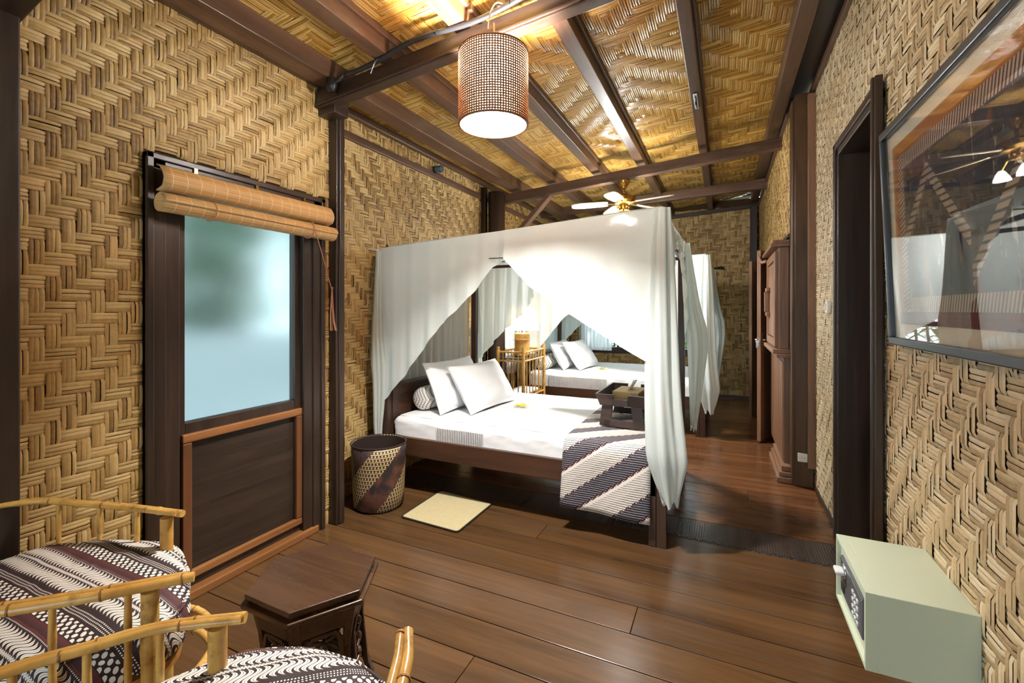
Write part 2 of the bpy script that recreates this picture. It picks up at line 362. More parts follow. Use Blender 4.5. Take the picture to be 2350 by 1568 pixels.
def textile():
    t = NT('ikat_textile_print'); u, v, _ = t.sep(t.coord('UV')); m = t.math       # metres from the lower right corner of the cloth
    W_, H_ = 1.18, .66
    q = t.comb(m('MULTIPLY', u, 9.0), m('MULTIPLY', v, 3.2)); n1 = t.noise(q, 1.0, 6, .7, 1.2); n2 = t.noise(t.comb(m('MULTIPLY', u, 30.0), m('MULTIPLY', v, 6.0)), 1.0, 4, .7)
    col = t.ramp(n1, [(.42, srgb(24, 28, 38)), (.56, srgb(40, 50, 66)), (.62, srgb(96, 48, 36)), (.74, srgb(130, 74, 50))])
    tri = m('ABSOLUTE', m('SUBTRACT', m('FRACT', m('MULTIPLY', u, 1/.62)), .42)); zig = m('ABSOLUTE', m('SUBTRACT', v, m('MULTIPLY_ADD', tri, -.62, .50)))
    zz = m('MULTIPLY', m('LESS_THAN', zig, .028), m('GREATER_THAN', m('FRACT', m('MULTIPLY', v, 46.0)), .35)); col = t.mix(zz, col, srgb(168, 150, 134))
    col = t.mix(m('MULTIPLY', m('GREATER_THAN', n2, .62), .7), col, srgb(170, 160, 150))
    def braid(pos, c, per):      # twisted braid line across c
        k = m('DIVIDE', m('SUBTRACT', c, pos), .05); inside = m('MULTIPLY', m('GREATER_THAN', k, 0.0), m('LESS_THAN', k, 1.0))
        tw = m('LESS_THAN', m('FRACT', m('ADD', m('MULTIPLY', per, 1/.016), k)), .55); return inside, tw
    for pos, c, per in ((.045, v, u), (H_-.10, v, u), (W_-.10, u, v)):
        ins, tw = braid(pos, c, per); col = t.mix(ins, col, t.mix(tw, srgb(78, 40, 32), srgb(188, 172, 156)))
    edge = m('MAXIMUM', m('LESS_THAN', v, .045), m('GREATER_THAN', v, H_-.05)); col = t.mix(m('MAXIMUM', m('GREATER_THAN', v, H_-.05), m('GREATER_THAN', u, W_-.05)), col, srgb(166, 104, 48))
    col = t.mix(m('LESS_THAN', v, .045), col, t.mix(m('FRACT', m('MULTIPLY', v, 66.0)), srgb(120, 40, 34), srgb(86, 36, 34)))
    return t.fin(col, .8)
M['textile'] = textile()
M['mount'] = plain('cream_mount_board', srgb(226, 220, 204), .8)

# ------------------------------------------------------------------ woven bamboo mats
def weave(parent, mat, O, U, V, N, lu, lv, cell, nspl, over, mask, parts=True, name='woven_strip', h=.006):
    """twill mat: strips along V (columns) and U (rows); each strip object holds its visible floats"""
    O = np.array(O, float); U = np.array(U, float); V = np.array(V, float); N = np.array(N, float)
    off = np.array(world_loc(parent)); nu = int(lu/cell); nv = int(lv/cell)
    T = np.array([-.10, .16, .84, 1.10]); Hh = np.array([-.55, 1.0, 1.0, -.55])*h
    allv = []; allf = []; nb = 0; cnt = 0
    quad = []
    for a in range(3):
        for b in range(2): quad.append((a*3+b, a*3+b+1, (a+1)*3+b+1, (a+1)*3+b))
    quad = np.array(quad)
    for d in (0, 1):
        for i in range(nu if d == 0 else nv):
            n2 = nv if d == 0 else nu; j = 0; vs_ = []
            while j < n2:
                ok = (over(i, j) if d == 0 else not over(j, i)) and (mask(i, j) if d == 0 else mask(j, i))
                if not ok: j += 1; continue
                j0 = j
                while j < n2 and j - j0 < 6 and (over(i, j) if d == 0 else not over(j, i)) and (mask(i, j) if d == 0 else mask(j, i)): j += 1
                L = (j - j0)*cell; st = j0*cell
                for k in range(nspl):
                    wsp = cell/nspl; c0 = i*cell + (k+.5)*wsp + RNG.uniform(-.08, .08)*wsp; hw = wsp*RNG.uniform(.41, .53)
                    sh = RNG.uniform(-.06, .06)*cell; hs = RNG.uniform(.6, 1.25); sk = RNG.uniform(-.05, .05)*wsp
                    al = st + sh + T*max(L, cell) ; zz = Hh*hs
                    A = np.repeat(al, 3); C = c0 + np.tile([-hw, 0, hw], 4) + np.repeat([-sk, 0, 0, sk], 3); Z = np.repeat(zz, 3) + np.tile([-.0022, .001, -.0022], 4)
                    if d == 0: P = O + C[:, None]*U + A[:, None]*V + Z[:, None]*N
                    else: P = O + A[:, None]*U + C[:, None]*V + Z[:, None]*N
                    vs_.append(P - off)
            if not vs_: continue
            n = len(vs_); va = np.concatenate(vs_); fa = (quad[None] + (np.arange(n)*12)[:, None, None]).reshape(-1, 4)
            if parts: mesh_np(name, va, fa, mat, parent)
            else: allv.append(va); allf.append(fa + nb); nb += len(va)
    if not parts and allv:
        o = mesh_np('woven_mat', np.concatenate(allv), np.concatenate(allf), mat, parent); o['kind'] = 'stuff'
def mesh_np(name, v, f, mat, parent):
    me = bpy.data.meshes.new(name); me.vertices.add(len(v)); me.vertices.foreach_set('co', v.astype(np.float32).ravel())
    me.loops.add(f.size); me.loops.foreach_set('vertex_index', f.astype(np.int32).ravel())
    me.polygons.add(len(f)); me.polygons.foreach_set('loop_start', np.arange(0, f.size, 4, dtype=np.int32)); me.polygons.foreach_set('loop_total', np.full(len(f), 4, dtype=np.int32))
    me.update(calc_edges=True); me.materials.append(mat); o = bpy.data.objects.new(name, me); link(o); o.parent = parent; return o
twill = lambda i, j: ((i - j) % 4) >= 2
twill_b = lambda i, j: ((i + j) % 4) >= 2

# ================================================================== SETTING
XL, XB, XR, XRB, YB = -2.39, -2.60, 0.66, 0.50, 8.15
ceil_z = lambda x: 2.965 + .1*(x + 2.39)
raf_z = lambda x: 2.845 + .1*(x + 2.39)
# ---- floor
fl = struct(MB().box(-2.75, .95, -2.4, 8.4, -.12, -.022).build('floor', M['gap']), 'dark polished wooden plank floor')
ys = [-2.4 + .2*k + .03 for k in range(0, 54)]
for k in range(53):
    y0, y1 = ys[k], ys[k+1]
    if y0 > 8.3: break
    if y1 > 3.02 and y0 < 3.32:                                   # ribbed strip lies here
        if y0 < 3.02: y1 = 3.02
        elif y1 > 3.32 and y0 < 3.32: y0 = 3.32
        else: continue
    if y1 - y0 < .02: continue
    cut = random.uniform(-1.6, .2) if k % 3 == 1 else None
    segs = [(-2.7, .92)] if cut is None else [(-2.7, cut), (cut, .92)]
    for x0, x1 in segs:
        MB().box(x0+.0012, x1-.0012, y0+.0022, y1-.0022, -.025, random.uniform(-.0012, 0)).build('floor_plank', M['floor'] if y1 < 3.05 else M['floor_back'], fl, bevel=.002)
rs = MB().box(-2.7, .92, 3.023, 3.317, -.025, -.004).build('ribbed_plank', M['ribbed'], fl)
rb = MB()
for k in range(110):
    x = -.72 + k*.0145
    rb.box(x, x+.0085, 3.035+.01*math.sin(k*1.7), 3.305, -.004, .0025)
o = rb.build('plank_ribs', M['ribbed'], rs); o['kind'] = 'stuff'

# ---- left wall, front part with the door
DY0, DY1, DZ = 1.16, 2.172, 2.14
wl = struct(empty('wall_left', (XL, .75, 0)), 'left wall of woven split bamboo around the frosted glass door')
m_ = MB(); m_.box(XL-.12, XL-.008, .5, DY0+.03, 0, 2.98); m_.box(XL-.12, XL-.008, DY1-.03, 2.28, 0, 2.98); m_.box(XL-.12, XL-.008, DY0+.03, DY1-.03, DZ-.03, 2.98)
m_.build('backing_board', M['gap'], wl)
C1 = .047
def mask_l(i, j):
    y = .74 + i*C1; z = j*C1
    return not (y > DY0-.0 and y + C1 < DY1+.03 and z < DZ-.02)
weave(wl, M['weave_left'], (XL, .74, 0), (0,1,0), (0,0,1), (1,0,0), 1.52, 2.98, C1, 3, twill, mask_l)
struct(MB().box(XL-.12, XL, -2.4, .5, 0, 2.98).build('wall_front_left', M['weave_left']), 'left wall nearest the camera')
# posts and rails along the left wall
tn = [0]
def trim(mb, mat, label, bevel=.006, smooth=False):
    tn[0] += 1; return struct(mb.build('trim_%d' % tn[0], mat, bevel=bevel, smooth=smooth), label)
trim(MB().box(XL-.04, XL+.10, .50, .735, 0, 2.50), M['dark_z'], 'dark wooden post at the far left edge')
mbx = MB().box(XL-.04, XL+.075, 2.228, 2.30, 0, 2.74).box(XL-.04, XL+.088, 2.245, 2.283, 0, 2.74)
trim(mbx, M['dark_z'], 'dark wooden post right of the frosted door')
trim(MB().box(XL-.02, XL+.15, 2.14, 2.26, 2.68, 2.86), M['dark_y'], 'dark bracket block under the near ceiling beam')
mbx = MB().box(XL-.02, XL+.06, .5, 2.2, 2.855, 2.90).box(XL-.02, XL+.11, .5, 2.2, 2.90, 2.955); trim(mbx, M['beam_y'], 'brown wall plate along the top of the left wall')
# left wall behind the beds
wb = struct(empty('wall_left_rear', (XB, 2.3, 0)), 'woven bamboo left wall behind the beds')
WY0, WY1, WZ0, WZ1 = 5.35, 7.15, .72, 2.15
m_ = MB(); m_.box(XB-.12, XB-.008, 2.26, WY0, 0, 2.98); m_.box(XB-.12, XB-.008, WY1, 8.3, 0, 2.98); m_.box(XB-.12, XB-.008, WY0, WY1, 0, WZ0); m_.box(XB-.12, XB-.008, WY0, WY1, WZ1, 2.98)
m_.build('backing_board', M['gap'], wb)
mask_b = lambda i, j: not (WY0 - .04 < 2.27 + i*C1 < WY1 and WZ0 - .04 < j*C1 < WZ1)
weave(wb, M['weave_left'], (XB, 2.27, 0), (0,1,0), (0,0,1), (1,0,0), 5.86, 2.98, C1, 2, twill_b, mask_b)
MB().box(XB-.12, XL, 2.262, 2.298, 0, 2.98).build('return_board', M['dark_z'], wb)
trim(MB().box(XB-.01, XB+.03, 2.29, 8.1, 2.715, 2.775), M['beam_y'], 'thin rail high on the left wall behind the beds')
trim(MB().box(XB-.01, XB+.05, 2.29, 8.1, 2.89, 2.945), M['beam_y'], 'top rail where the left wall meets the ceiling')
# round post
mbx = MB(); mbx.tube([(-2.43, 4.78, 0), (-2.43, 4.78, 1.4), (-2.43, 4.78, 2.80)], [.105, .1, .098], 24); mbx.box(-2.57, -2.52, 4.66, 4.72, 0, 2.85)
trim(mbx, M['dark_z'], 'thick round dark post between the two beds', 0, True)
# ---- right wall
RY0, RY1, RZ = 2.56, 3.41, 2.42
wr = struct(empty('wall_right', (XR, 2, 0)), 'right wall of pale woven split bamboo')
m_ = MB(); m_.box(XR+.008, XR+.34, -.6, RY0+.02, 0, 3.3); m_.box(XR+.008, XR+.34, RY1-.02, 4.5, 0, 3.3); m_.box(XR+.008, XR+.34, RY0+.02, RY1-.02, RZ-.02, 3.3)
m_.build('backing_board', M['gap'], wr)
C2 = .05
def mask_r(i, j):
    y = 4.40 - i*C2; z = j*C2
    return not (RY0 + .05 < y < RY1 + .02 and z < RZ - .04)
weave(wr, M['weave_right'], (XR, 4.40, 0), (0,-1,0), (0,0,1), (-1,0,0), 3.9, 3.27, C2, 3, twill, mask_r)
struct(MB().box(XR, XR+.1, -2.4, -.6, 0, 3.3).build('wall_front_right', M['weave_right']), 'right wall nearest the camera')
struct(MB().box(XR-.018, XR+.01, 3.42, 4.28, 0, .035).build('baseboard_right', M['dark_y'], bevel=.003), 'thin dark skirting at the foot of the right wall')
trim(MB().box(XR-.035, XR+.01, -.6, 4.42, 3.155, 3.20), M['beam_y'], 'thin brown rail along the top of the right wall')
trim(MB().box(.505, XR, -2.0, 8.1, 3.24, 3.26), M['dark_y'], 'dark board in the gap between ceiling and right wall')  # dark strip put in for the shaded void beside the last rafter
mbx = MB().box(.515, .645, 4.29, 4.44, 0, 3.16).box(.497, .52, 4.30, 4.44, 0, 3.12); trim(mbx, M['aged_z'], 'dark stained post on the right wall with the socket')
trim(MB().box(.60, .665, 4.262, 4.292, .16, 3.14), M['teak_z'], 'brown batten nailed to the right hand post')
# right wall behind the post
OY0, OY1, OZ = 5.92, 6.85, 2.15
wq = struct(empty('wall_right_rear', (XRB, 4.44, 0)), 'right rear wall of woven bamboo above the wooden panels')
m_ = MB(); m_.box(XRB+.008, XRB+.14, 4.44, OY0, 0, 3.2); m_.box(XRB+.008, XRB+.14, OY1, 8.3, 0, 3.2); m_.box(XRB+.008, XRB+.14, OY0, OY1, OZ, 3.2); m_.build('backing_board', M['gap'], wq)
weave(wq, M['weave_left'], (XRB, 4.44, 2.06), (0,1,0), (0,0,1), (-1,0,0), 3.7, 1.08, .047, 2, twill, lambda i, j: True, False)
trim(MB().box(XRB-.02, XRB+.01, 4.44, 8.1, 2.03, 2.06), M['dark_y'], 'thin dark rail below the right rear woven panel')
trim(MB().box(XRB-.006, XRB+.008, 4.44, 8.1, 2.50, 2.508), M['dark_y'], 'narrow batten across the right rear woven panel', 0)
trim(MB().box(XRB-.03, XRB+.02, 4.44, 8.1, 3.04, 3.075), M['beam_y'], 'top rail of the right rear wall')
struct(MB().box(XRB+.14, 2.2, 5.4, 7.4, -.02, 0).box(2.2, 2.3, 5.4, 7.4, 0, 3).box(XRB+.14, 2.3, 5.3, 5.4, 0, 3).box(XRB+.14, 2.3, 7.4, 7.5, 0, 3).box(XRB+.14, 2.3, 5.3, 7.5, 3, 3.05).build('wall_side_room', M['white_plaster']), 'dim room behind the open right rear door')
# ---- back wall with window
BX0, BX1, BZ0, BZ1 = -2.35, -.22, .74, 2.0
wk = struct(empty('wall_back', (-1, YB, 0)), 'woven bamboo back wall with the garden window')
m_ = MB(); m_.box(-2.75, BX0, YB+.008, YB+.13, 0, 3.2); m_.box(BX1, .65, YB+.008, YB+.13, 0, 3.2); m_.box(BX0, BX1, YB+.008, YB+.13, 0, BZ0); m_.box(BX0, BX1, YB+.008, YB+.13, BZ1, 3.2); m_.build('backing_board', M['gap'], wk)
weave(wk, M['weave_left'], (-2.6, YB, 0), (1,0,0), (0,0,1), (0,-1,0), 3.1, 3.1, .055, 2, twill, lambda i, j: not (BX0-.05 < -2.6+i*.055 < BX1 and BZ0-.05 < j*.055 < BZ1), False)
trim(MB().hexa([(-2.6,YB-.06,2.86),(.5,YB-.06,3.04),(.5,YB,3.04),(-2.6,YB,2.86),(-2.6,YB-.06,2.92),(.5,YB-.06,3.10),(.5,YB,3.10),(-2.6,YB,2.92)]), M['dark_x'], 'dark rail along the top of the back wall')
trim(MB().box(.37, .47, YB-.10, YB, 0, 3.06), M['dark_z'], 'dark corner post at the back right')
struct(MB().box(-2.6, .5, YB-.02, YB, 0, .05).build('baseboard_back', M['dark_x']), 'dark skirting of the back wall')
# rear wall behind the camera, unseen opening added for daylight fill
struct(MB().box(-2.6, -2.0, -2.5, -2.4, 0, 3.2).box(.1, 1, -2.5, -2.4, 0, 3.2).box(-2.6, 1, -2.5, -2.4, 2.2, 3.3).build('wall_front', M['weave_left']), 'wall behind the camera with a wide opening')
# ---- ceiling
ce = struct(empty('ceiling', (-1, 3, 2.96)), 'sloping ceiling of glossy woven bamboo matting')
xa, xb_ = -2.72, .98
MB().hexa([(xa,-2.5,ceil_z(xa)+.012),(xb_,-2.5,ceil_z(xb_)+.012),(xb_,8.4,ceil_z(xb_)+.012),(xa,8.4,ceil_z(xa)+.012),(xa,-2.5,ceil_z(xa)+.1),(xb_,-2.5,ceil_z(xb_)+.1),(xb_,8.4,ceil_z(xb_)+.1),(xa,8.4,ceil_z(xa)+.1)]).build('backing_board', M['gap_ceiling'], ce)
dU = Vector((1, 0, .1)).normalized(); dN = Vector((.1, 0, -1)).normalized()
C3 = .058
def diamond(i, j):
    a = abs((i % 34) - 17); b = abs(((j + 9) % 44) - 22); return ((a + b) % 6) >= 3
weave(ce, M['weave_ceiling'], (-2.62, -.3, ceil_z(-2.62)), dU, (0,1,0), dN, 3.2, 8.45, C3, 4, diamond, lambda i, j: True, h=.0045)
# rafters along the room, in two lengths
for x, wd in ((-2.28, .13), (-1.82, .095), (-1.30, .092), (-.82, .088), (-.20, .075), (.43, .10)):
    mbx = MB(); z = raf_z(x)
    mbx.hexa([(x-wd/2,-2.4,z-.005),(x+wd/2,-2.4,z+.005),(x+wd/2,8.15,z+.005),(x-wd/2,8.15,z-.005),(x-wd/2,-2.4,z+.125),(x+wd/2,-2.4,z+.125),(x+wd/2,8.15,z+.125),(x-wd/2,8.15,z+.125)])
    if x > -2: mbx.box(x+wd/2-.002, x+wd/2+.02, -2.4, 8.15, z+.085, z+.13)
    trim(mbx, M['beam_y'], 'brown rafter running along the ceiling, %s' % {-2.28:'nearest the left wall', -1.82:'second from the left wall', -1.30:'behind the pendant lamp', -.82:'just right of the pendant lamp', -.20:'with the small metal latch', .43:'nearest the right wall'}[x], .005)
# cross beams
def cross(x0, x1, y0, y1, zl, zr, ht, mat, label):
    trim(MB().hexa([(x0,y0,zl),(x1,y0,zr),(x1,y1,zr),(x0,y1,zl),(x0,y0,zl+ht),(x1,y0,zr+ht),(x1,y1,zr+ht),(x0,y1,zl+ht)]), mat, label)
mbx = MB(); z0, z1 = 2.715, 3.015
mbx.hexa([(XL+.02,2.115,z0),(XR,2.115,z1),(XR,2.185,z1),(XL+.02,2.185,z0),(XL+.02,2.115,z0+.11),(XR,2.115,z1+.10),(XR,2.185,z1+.10),(XL+.02,2.185,z0+.11)])
mbx.hexa([(XL+.02,2.105,z0+.012),(XR,2.105,z1+.012),(XR,2.195,z1+.012),(XL+.02,2.195,z0+.012),(XL+.02,2.105,z0+.028),(XR,2.105,z1+.028),(XR,2.195,z1+.028),(XL+.02,2.195,z0+.028)])
trim(mbx, M['dark_x'], 'dark moulded ceiling beam nearest the camera', .004)
cross(-2.45, .50, 4.93, 5.02, 2.705, 2.945, .105, M['beam_x'], 'brown cross beam carrying the ceiling fan')
cross(-2.58, .50, 6.58, 6.68, 2.86, 2.975, .12, M['beam_x'], 'brown cross beam behind the ceiling fan')
trim(MB().bar((-2.32, 4.975, 2.26), (-1.83, 4.975, 2.76), .05, .10, (0,1,0)), M['beam_x'], 'slanted brace below the fan beam', .004)
cross(XL-.05, .66, .60, .745, 2.44, 3.05, .15, M['dark_x'], 'dark beam crossing the top left corner')

# ---- door with frosted glass in the left wall
dr = struct(empty('door_1', (XL, 1.67, 0)), 'dark wooden door with a frosted glass pane')
fX0, fX1 = XL-.06, XL+.026
def part(mb, name, mat, root, bevel=.004, smooth=False, label=None):
    o = mb.build(name, mat, root, bevel=bevel, smooth=smooth)
    if label: o['label'] = label
    return o
for y0, y1, yi0, yi1 in ((DY0, DY0+.085, DY0+.05, DY0+.15), (DY1-.085, DY1, DY1-.15, DY1-.05)):
    part(MB().box(fX0, fX1, y0, y1, 0, DZ).box(fX0, fX1+.012, y0 if y0 == DY0 else y1-.03, y0+.03 if y0 == DY0 else y1, 0, DZ), 'door_frame', M['dark_z'], dr)
    part(MB().box(fX0-.02, XL+.015, yi0, yi1, .045, DZ-.06), 'inner_frame', M['dark_z'], dr)
part(MB().box(fX0, fX1, DY0, DY1, DZ-.07, DZ).box(fX0, fX1+.012, DY0, DY1, DZ-.028, DZ), 'lintel', M['dark_y'], dr)
lX0, lX1 = XL-.075, XL-.02
GY0, GY1, GZ0, GZ1 = 1.352, 1.985, .862, 2.01
leaf = part(MB().box(lX0, lX1, DY0+.13, GY0, .03, 2.09).box(lX0, lX1, GY1, DY1-.12, .03, 2.09).box(lX0, lX1, GY0, GY1, GZ1, 2.09).box(lX0, lX1, GY0, GY1, .79, GZ0).box(lX0, lX1, GY0, GY1, .03, .12), 'door_leaf', M['dark_z'], dr)
o = MB().box(XL-.052, XL-.044, GY0-.005, GY1+.005, GZ0-.005, GZ1).build('pane', M['frosted'], leaf)
part(MB().box(lX0+.01, lX1-.015, GY0-.01, GY1+.01, .11, .80), 'lower_panel', M['panel_y'], leaf)
for bx, mt in (((GY0-.02, GY1+.045, .765, .808), 'orange_y'), ((GY0-.02, GY1+.045, .085, .125), 'orange_y'), ((GY0-.02, GY0+.025, .126, .764), 'orange_z'), ((GY1, GY1+.045, .126, .764), 'orange_z')):
    part(MB().box(lX1-.01, lX1+.018, *bx), 'moulding', M[mt], leaf, .006, label='orange brown moulding of the lower panel')
part(MB().box(XL-.11, XL+.035, DY0+.05, DY1-.05, 0, .042), 'sill', M['orange_y'], dr, .005)
# ---- rolled bamboo blind
bl = thing('roll_blind', (-2.30, 1.66, 2.0), 'split bamboo blind rolled up above the frosted door', 'blind')
def blindsheet(prof, y0, y1, name):
    n = len(prof); mb = MB(); ny = 24
    mb.grid(lambda u, v: (prof[round(u*(n-1))][0], y0+(y1-y0)*v, prof[round(u*(n-1))][1]), n-1, ny); return mb.build(name, M['blind'], bl, smooth=True, flat_ang=60)
pv = [(-2.327, 2.085)] + [(-2.31+.030*math.sin(k/10*PI)+.022*k/10, 2.085-.012*k) for k in range(1, 10)] + [(-2.315, 1.965), (-2.33, 1.962)]
o = blindsheet(pv, 1.185, 2.165, 'valance'); s_ = o.modifiers.new('thick', 'SOLIDIFY'); s_.thickness = .006
roll = []
for k in range(60):
    a = k/60*2*PI*2.4; r = .047 - .010*k/60*2; roll.append((-2.288 + r*math.cos(a), 1.905 + r*.92*math.sin(a)))
o = blindsheet(roll, 1.178, 2.17, 'roll'); s_ = o.modifiers.new('thick', 'SOLIDIFY'); s_.thickness = .004
MB().tube([(-2.288, 1.18, 1.905), (-2.288, 2.168, 1.905)], .03, 14).build('roll_core', M['blind'], bl)
for yy in (1.40, 1.98):
    MB().tube([(-2.288+.051*math.cos(a), yy, 1.905+.048*math.sin(a)) for a in [k*PI/10 for k in range(21)]], .003, 6).build('cord_loop', M['cord'], bl)
MB().tube(catmull([(-2.235, 1.965, 1.95), (-2.24, 2.05, 1.74), (-2.25, 2.115, 1.58), (-2.25, 2.13, 1.545)], 6), .0028, 6).build('pull_cord', M['cord'], bl)
tm = MB()
for k in range(7):
    tm.tube(catmull([(-2.25, 2.13, 1.565), (-2.25+.006*math.sin(k*2), 2.128+.010*math.cos(k), 1.43), (-2.25+.012*math.sin(k*1.7), 2.138+.018*math.cos(k*1.3), 1.29)], 5), .0026, 5)
tm.ball((-2.25, 2.13, 1.56), .008, 6); tm.build('tassel', M['cord'], bl)
for yy in (1.35, 1.67, 1.98): MB().box(-2.335, -2.318, yy-.008, yy+.008, 2.07, 2.105).build('hook', M['brass'], bl)

# ---- dark door in the right wall
d2 = struct(empty('door_2', (XR, 3.0, 0)), 'dark deep set door in the right wall')
part(MB().box(XR-.03, XR+.20, RY1-.045, RY1, 0, RZ).box(XR-.042, XR, RY1-.012, RY1+.028, 0, RZ+.03), 'door_frame', M['dark_z'], d2)
part(MB().box(XR-.03, XR+.20, RY0, RY0+.05, 0, RZ).box(XR-.05, XR-.02, RY0-.035, RY0+.025, 0, RZ+.05).box(XR-.058, XR-.02, RY0-.015, RY0+.01, 0, RZ+.05), 'door_frame', M['dark_z'], d2)
part(MB().box(XR-.03, XR+.20, RY0, RY1, RZ-.05, RZ).box(XR-.042, XR, RY0, RY1+.02, RZ-.015, RZ+.03), 'lintel', M['dark_y'], d2)
part(MB().box(XR+.18, XR+.22, RY1-.10, RY1-.04, 0, RZ-.10).box(XR+.18, XR+.22, RY0+.05, RY0+.10, 0, RZ-.10).box(XR+.18, XR+.22, RY0+.05, RY1-.04, RZ-.12, RZ-.05), 'stop', M['dark_z'], d2)
lf = part(MB().box(XR+.22, XR+.25, RY0+.03, RY1-.03, 0, RZ-.04), 'door_leaf', M['dark_z'], d2)
for a, b in ((.15, 1.0), (1.12, 2.2)): part(MB().box(XR+.212, XR+.222, RY0+.18, RY1-.20, a, b), 'door_panel', M['dark_z'], lf)
# ---- windows
def window(name, label, verts_box, axis, a0, a1, z0, z1, p, mull, mat):
    wn = struct(empty(name, (verts_box[0], verts_box[1], z0)), label); t = .05
    def bx(u0, u1, q0, q1, nm, mt, dp=.05):
        mb = MB()
        if axis == 'y': mb.box(p-dp, p+dp*.6, u0, u1, q0, q1)
        else: mb.box(u0, u1, p-dp*.6, p+dp, q0, q1)
        return part(mb, nm, mt, wn, .004)
    bx(a0-t, a0+.02, z0-t, z1+t, 'frame_stile', M['dark_z']); bx(a1-.02, a1+t, z0-t, z1+t, 'frame_stile', M['dark_z'])
    bx(a0-t, a1+t, z1-.02, z1+t, 'frame_head', M[mat]); bx(a0-t, a1+t, z0-.09, z0+.02, 'window_sill', M[mat], .07)
    for k in mull: bx(k-.02, k+.02, z0, z1, 'mullion', M['dark_z'], .03)
    return wn
w1 = window('window_1', 'garden window in the back wall', (-1.3, YB), 'x', BX0, BX1, BZ0, BZ1, YB+.03, (-1.72, -.98), 'dark_x')
for a, b in ((BX0, -1.72), (-1.72, -.98), (-.98, BX1)): MB().box(a+.02, b-.02, YB+.05, YB+.054, BZ0, BZ1).build('pane', M['thinglass'], w1)
for a in (-1.69, -1.35, -1.05): pass
wB = window('window_2', 'curtained window in the left wall behind the beds', (XB, 6.2), 'y', WY0, WY1, WZ0, WZ1, XB-.03, (6.25,), 'dark_y')
for a, b in ((WY0, 6.25), (6.25, WY1)): MB().box(XB-.06, XB-.056, a+.02, b-.02, WZ0, WZ1).build('pane', M['thinglass'], wB)
# low railing outside the back window
rail = thing('veranda_railing', (-1.3, 8.75, 0), 'dark wooden veranda railing outside the back window', 'railing')
part(MB().box(-2.6, .2, 8.80, 8.86, 1.0, 1.07), 'top_rail', M['dark_x'], rail); part(MB().box(-2.6, .2, 8.80, 8.85, .55, .6), 'bottom_rail', M['dark_x'], rail)
for k in range(20): part(MB().box(-2.5+k*.14, -2.47+k*.14, 8.815, 8.845, 0 if k % 6 == 0 else .6, 1.0), 'baluster', M['dark_z'], rail)

# ---- outdoors
struct(MB().box(-14, XB-.13, -8, 20, -.5, -.42).build('garden_ground', M['ground']), 'garden soil outside')
struct(MB().box(XB-.13, 14, YB+.2, 24, -.5, -.42).build('garden_ground_back', M['ground']), 'garden soil behind the house')
struct(MB().box(-5.2, XB-.14, -3, 6, -.42, -.05).build('terrace', M['terrace']), 'pale terrace outside the frosted door')
struct(MB().box(-4.0, XB-.12, -3, 9, 2.62, 2.72).build('eave', M['dark_y']), 'eave over the terrace')  # unseen roof edge added to block sky and darken the pane's top
struct(MB().box(-5.4, -5.25, -4, 9, -.42, 1.15).build('garden_wall', M['terrace'], bevel=.01), 'pale garden wall beyond the terrace')  # added as a pale surface to brighten the lower frosted pane
def bush(name, c, r, h, n, label, mat, ln=.34, seed=1, group=None):
    rg = random.Random(seed); root = thing(name, (c[0], c[1], -.42), label, 'bush', group); mb = MB(); st = MB()
    for k in range(n):
        a = rg.uniform(0, 2*PI); rr = r*math.sqrt(rg.random()); p = Vector((c[0]+rr*math.cos(a), c[1]+rr*math.sin(a), rg.uniform(.0, h)-.2))
        d = Vector((math.cos(a)*.8+rg.uniform(-.4,.4), math.sin(a)*.8+rg.uniform(-.4,.4), rg.uniform(-.2, 1.1))).normalized(); s_ = d.cross(Vector((0,0,1))).normalized(); L = ln*rg.uniform(.6, 1.2); wd = L*.13
        up = s_.cross(d); e = p + d*L - Vector((0,0,L*.25)); m1 = p + d*L*.5 + up*L*.06
        mb.add([p, m1+s_*wd, e, m1-s_*wd, m1+up*.012], [(0,1,4),(1,2,4),(2,3,4),(3,0,4)])
    for k in range(9):
        a = k*.7; st.tube([(c[0]+.1*math.cos(a), c[1]+.1*math.sin(a), -.42), (c[0]+r*.5*math.cos(a), c[1]+r*.5*math.sin(a), h*.8)], [.02, .006], 6)
    f = mb.build('foliage', mat, root); f['kind'] = 'stuff'; st.build('stem', M['bark'], root)
for k, (x, y, r, h) in enumerate(((-6.8, -.9, 1.0, 4.2), (-6.9, 1.6, 1.0, 4.6), (-6.8, 4.1, 1.0, 4.2), (-6.9, 6.6, 1.0, 4.4), (-6.8, 9.1, 1.0, 3.8))):
    bush('garden_bush', (x, y), r*.75, h+1.6, 3000, 'tall green bush beyond the terrace, seen blurred through frosted glass', M['leaf_dark'], .55, k+3, 'bushes beyond the terrace')
bush('palm_bush', (-.95, 10.6), .75, 2.0, 420, 'bright green leafy bush outside the back window', M['leaf'], .5, 21)
bush('garden_shrub', (-3.3, 11.6), .9, 1.6, 420, 'low green shrub left outside the back window', M['leaf'], .45, 25)

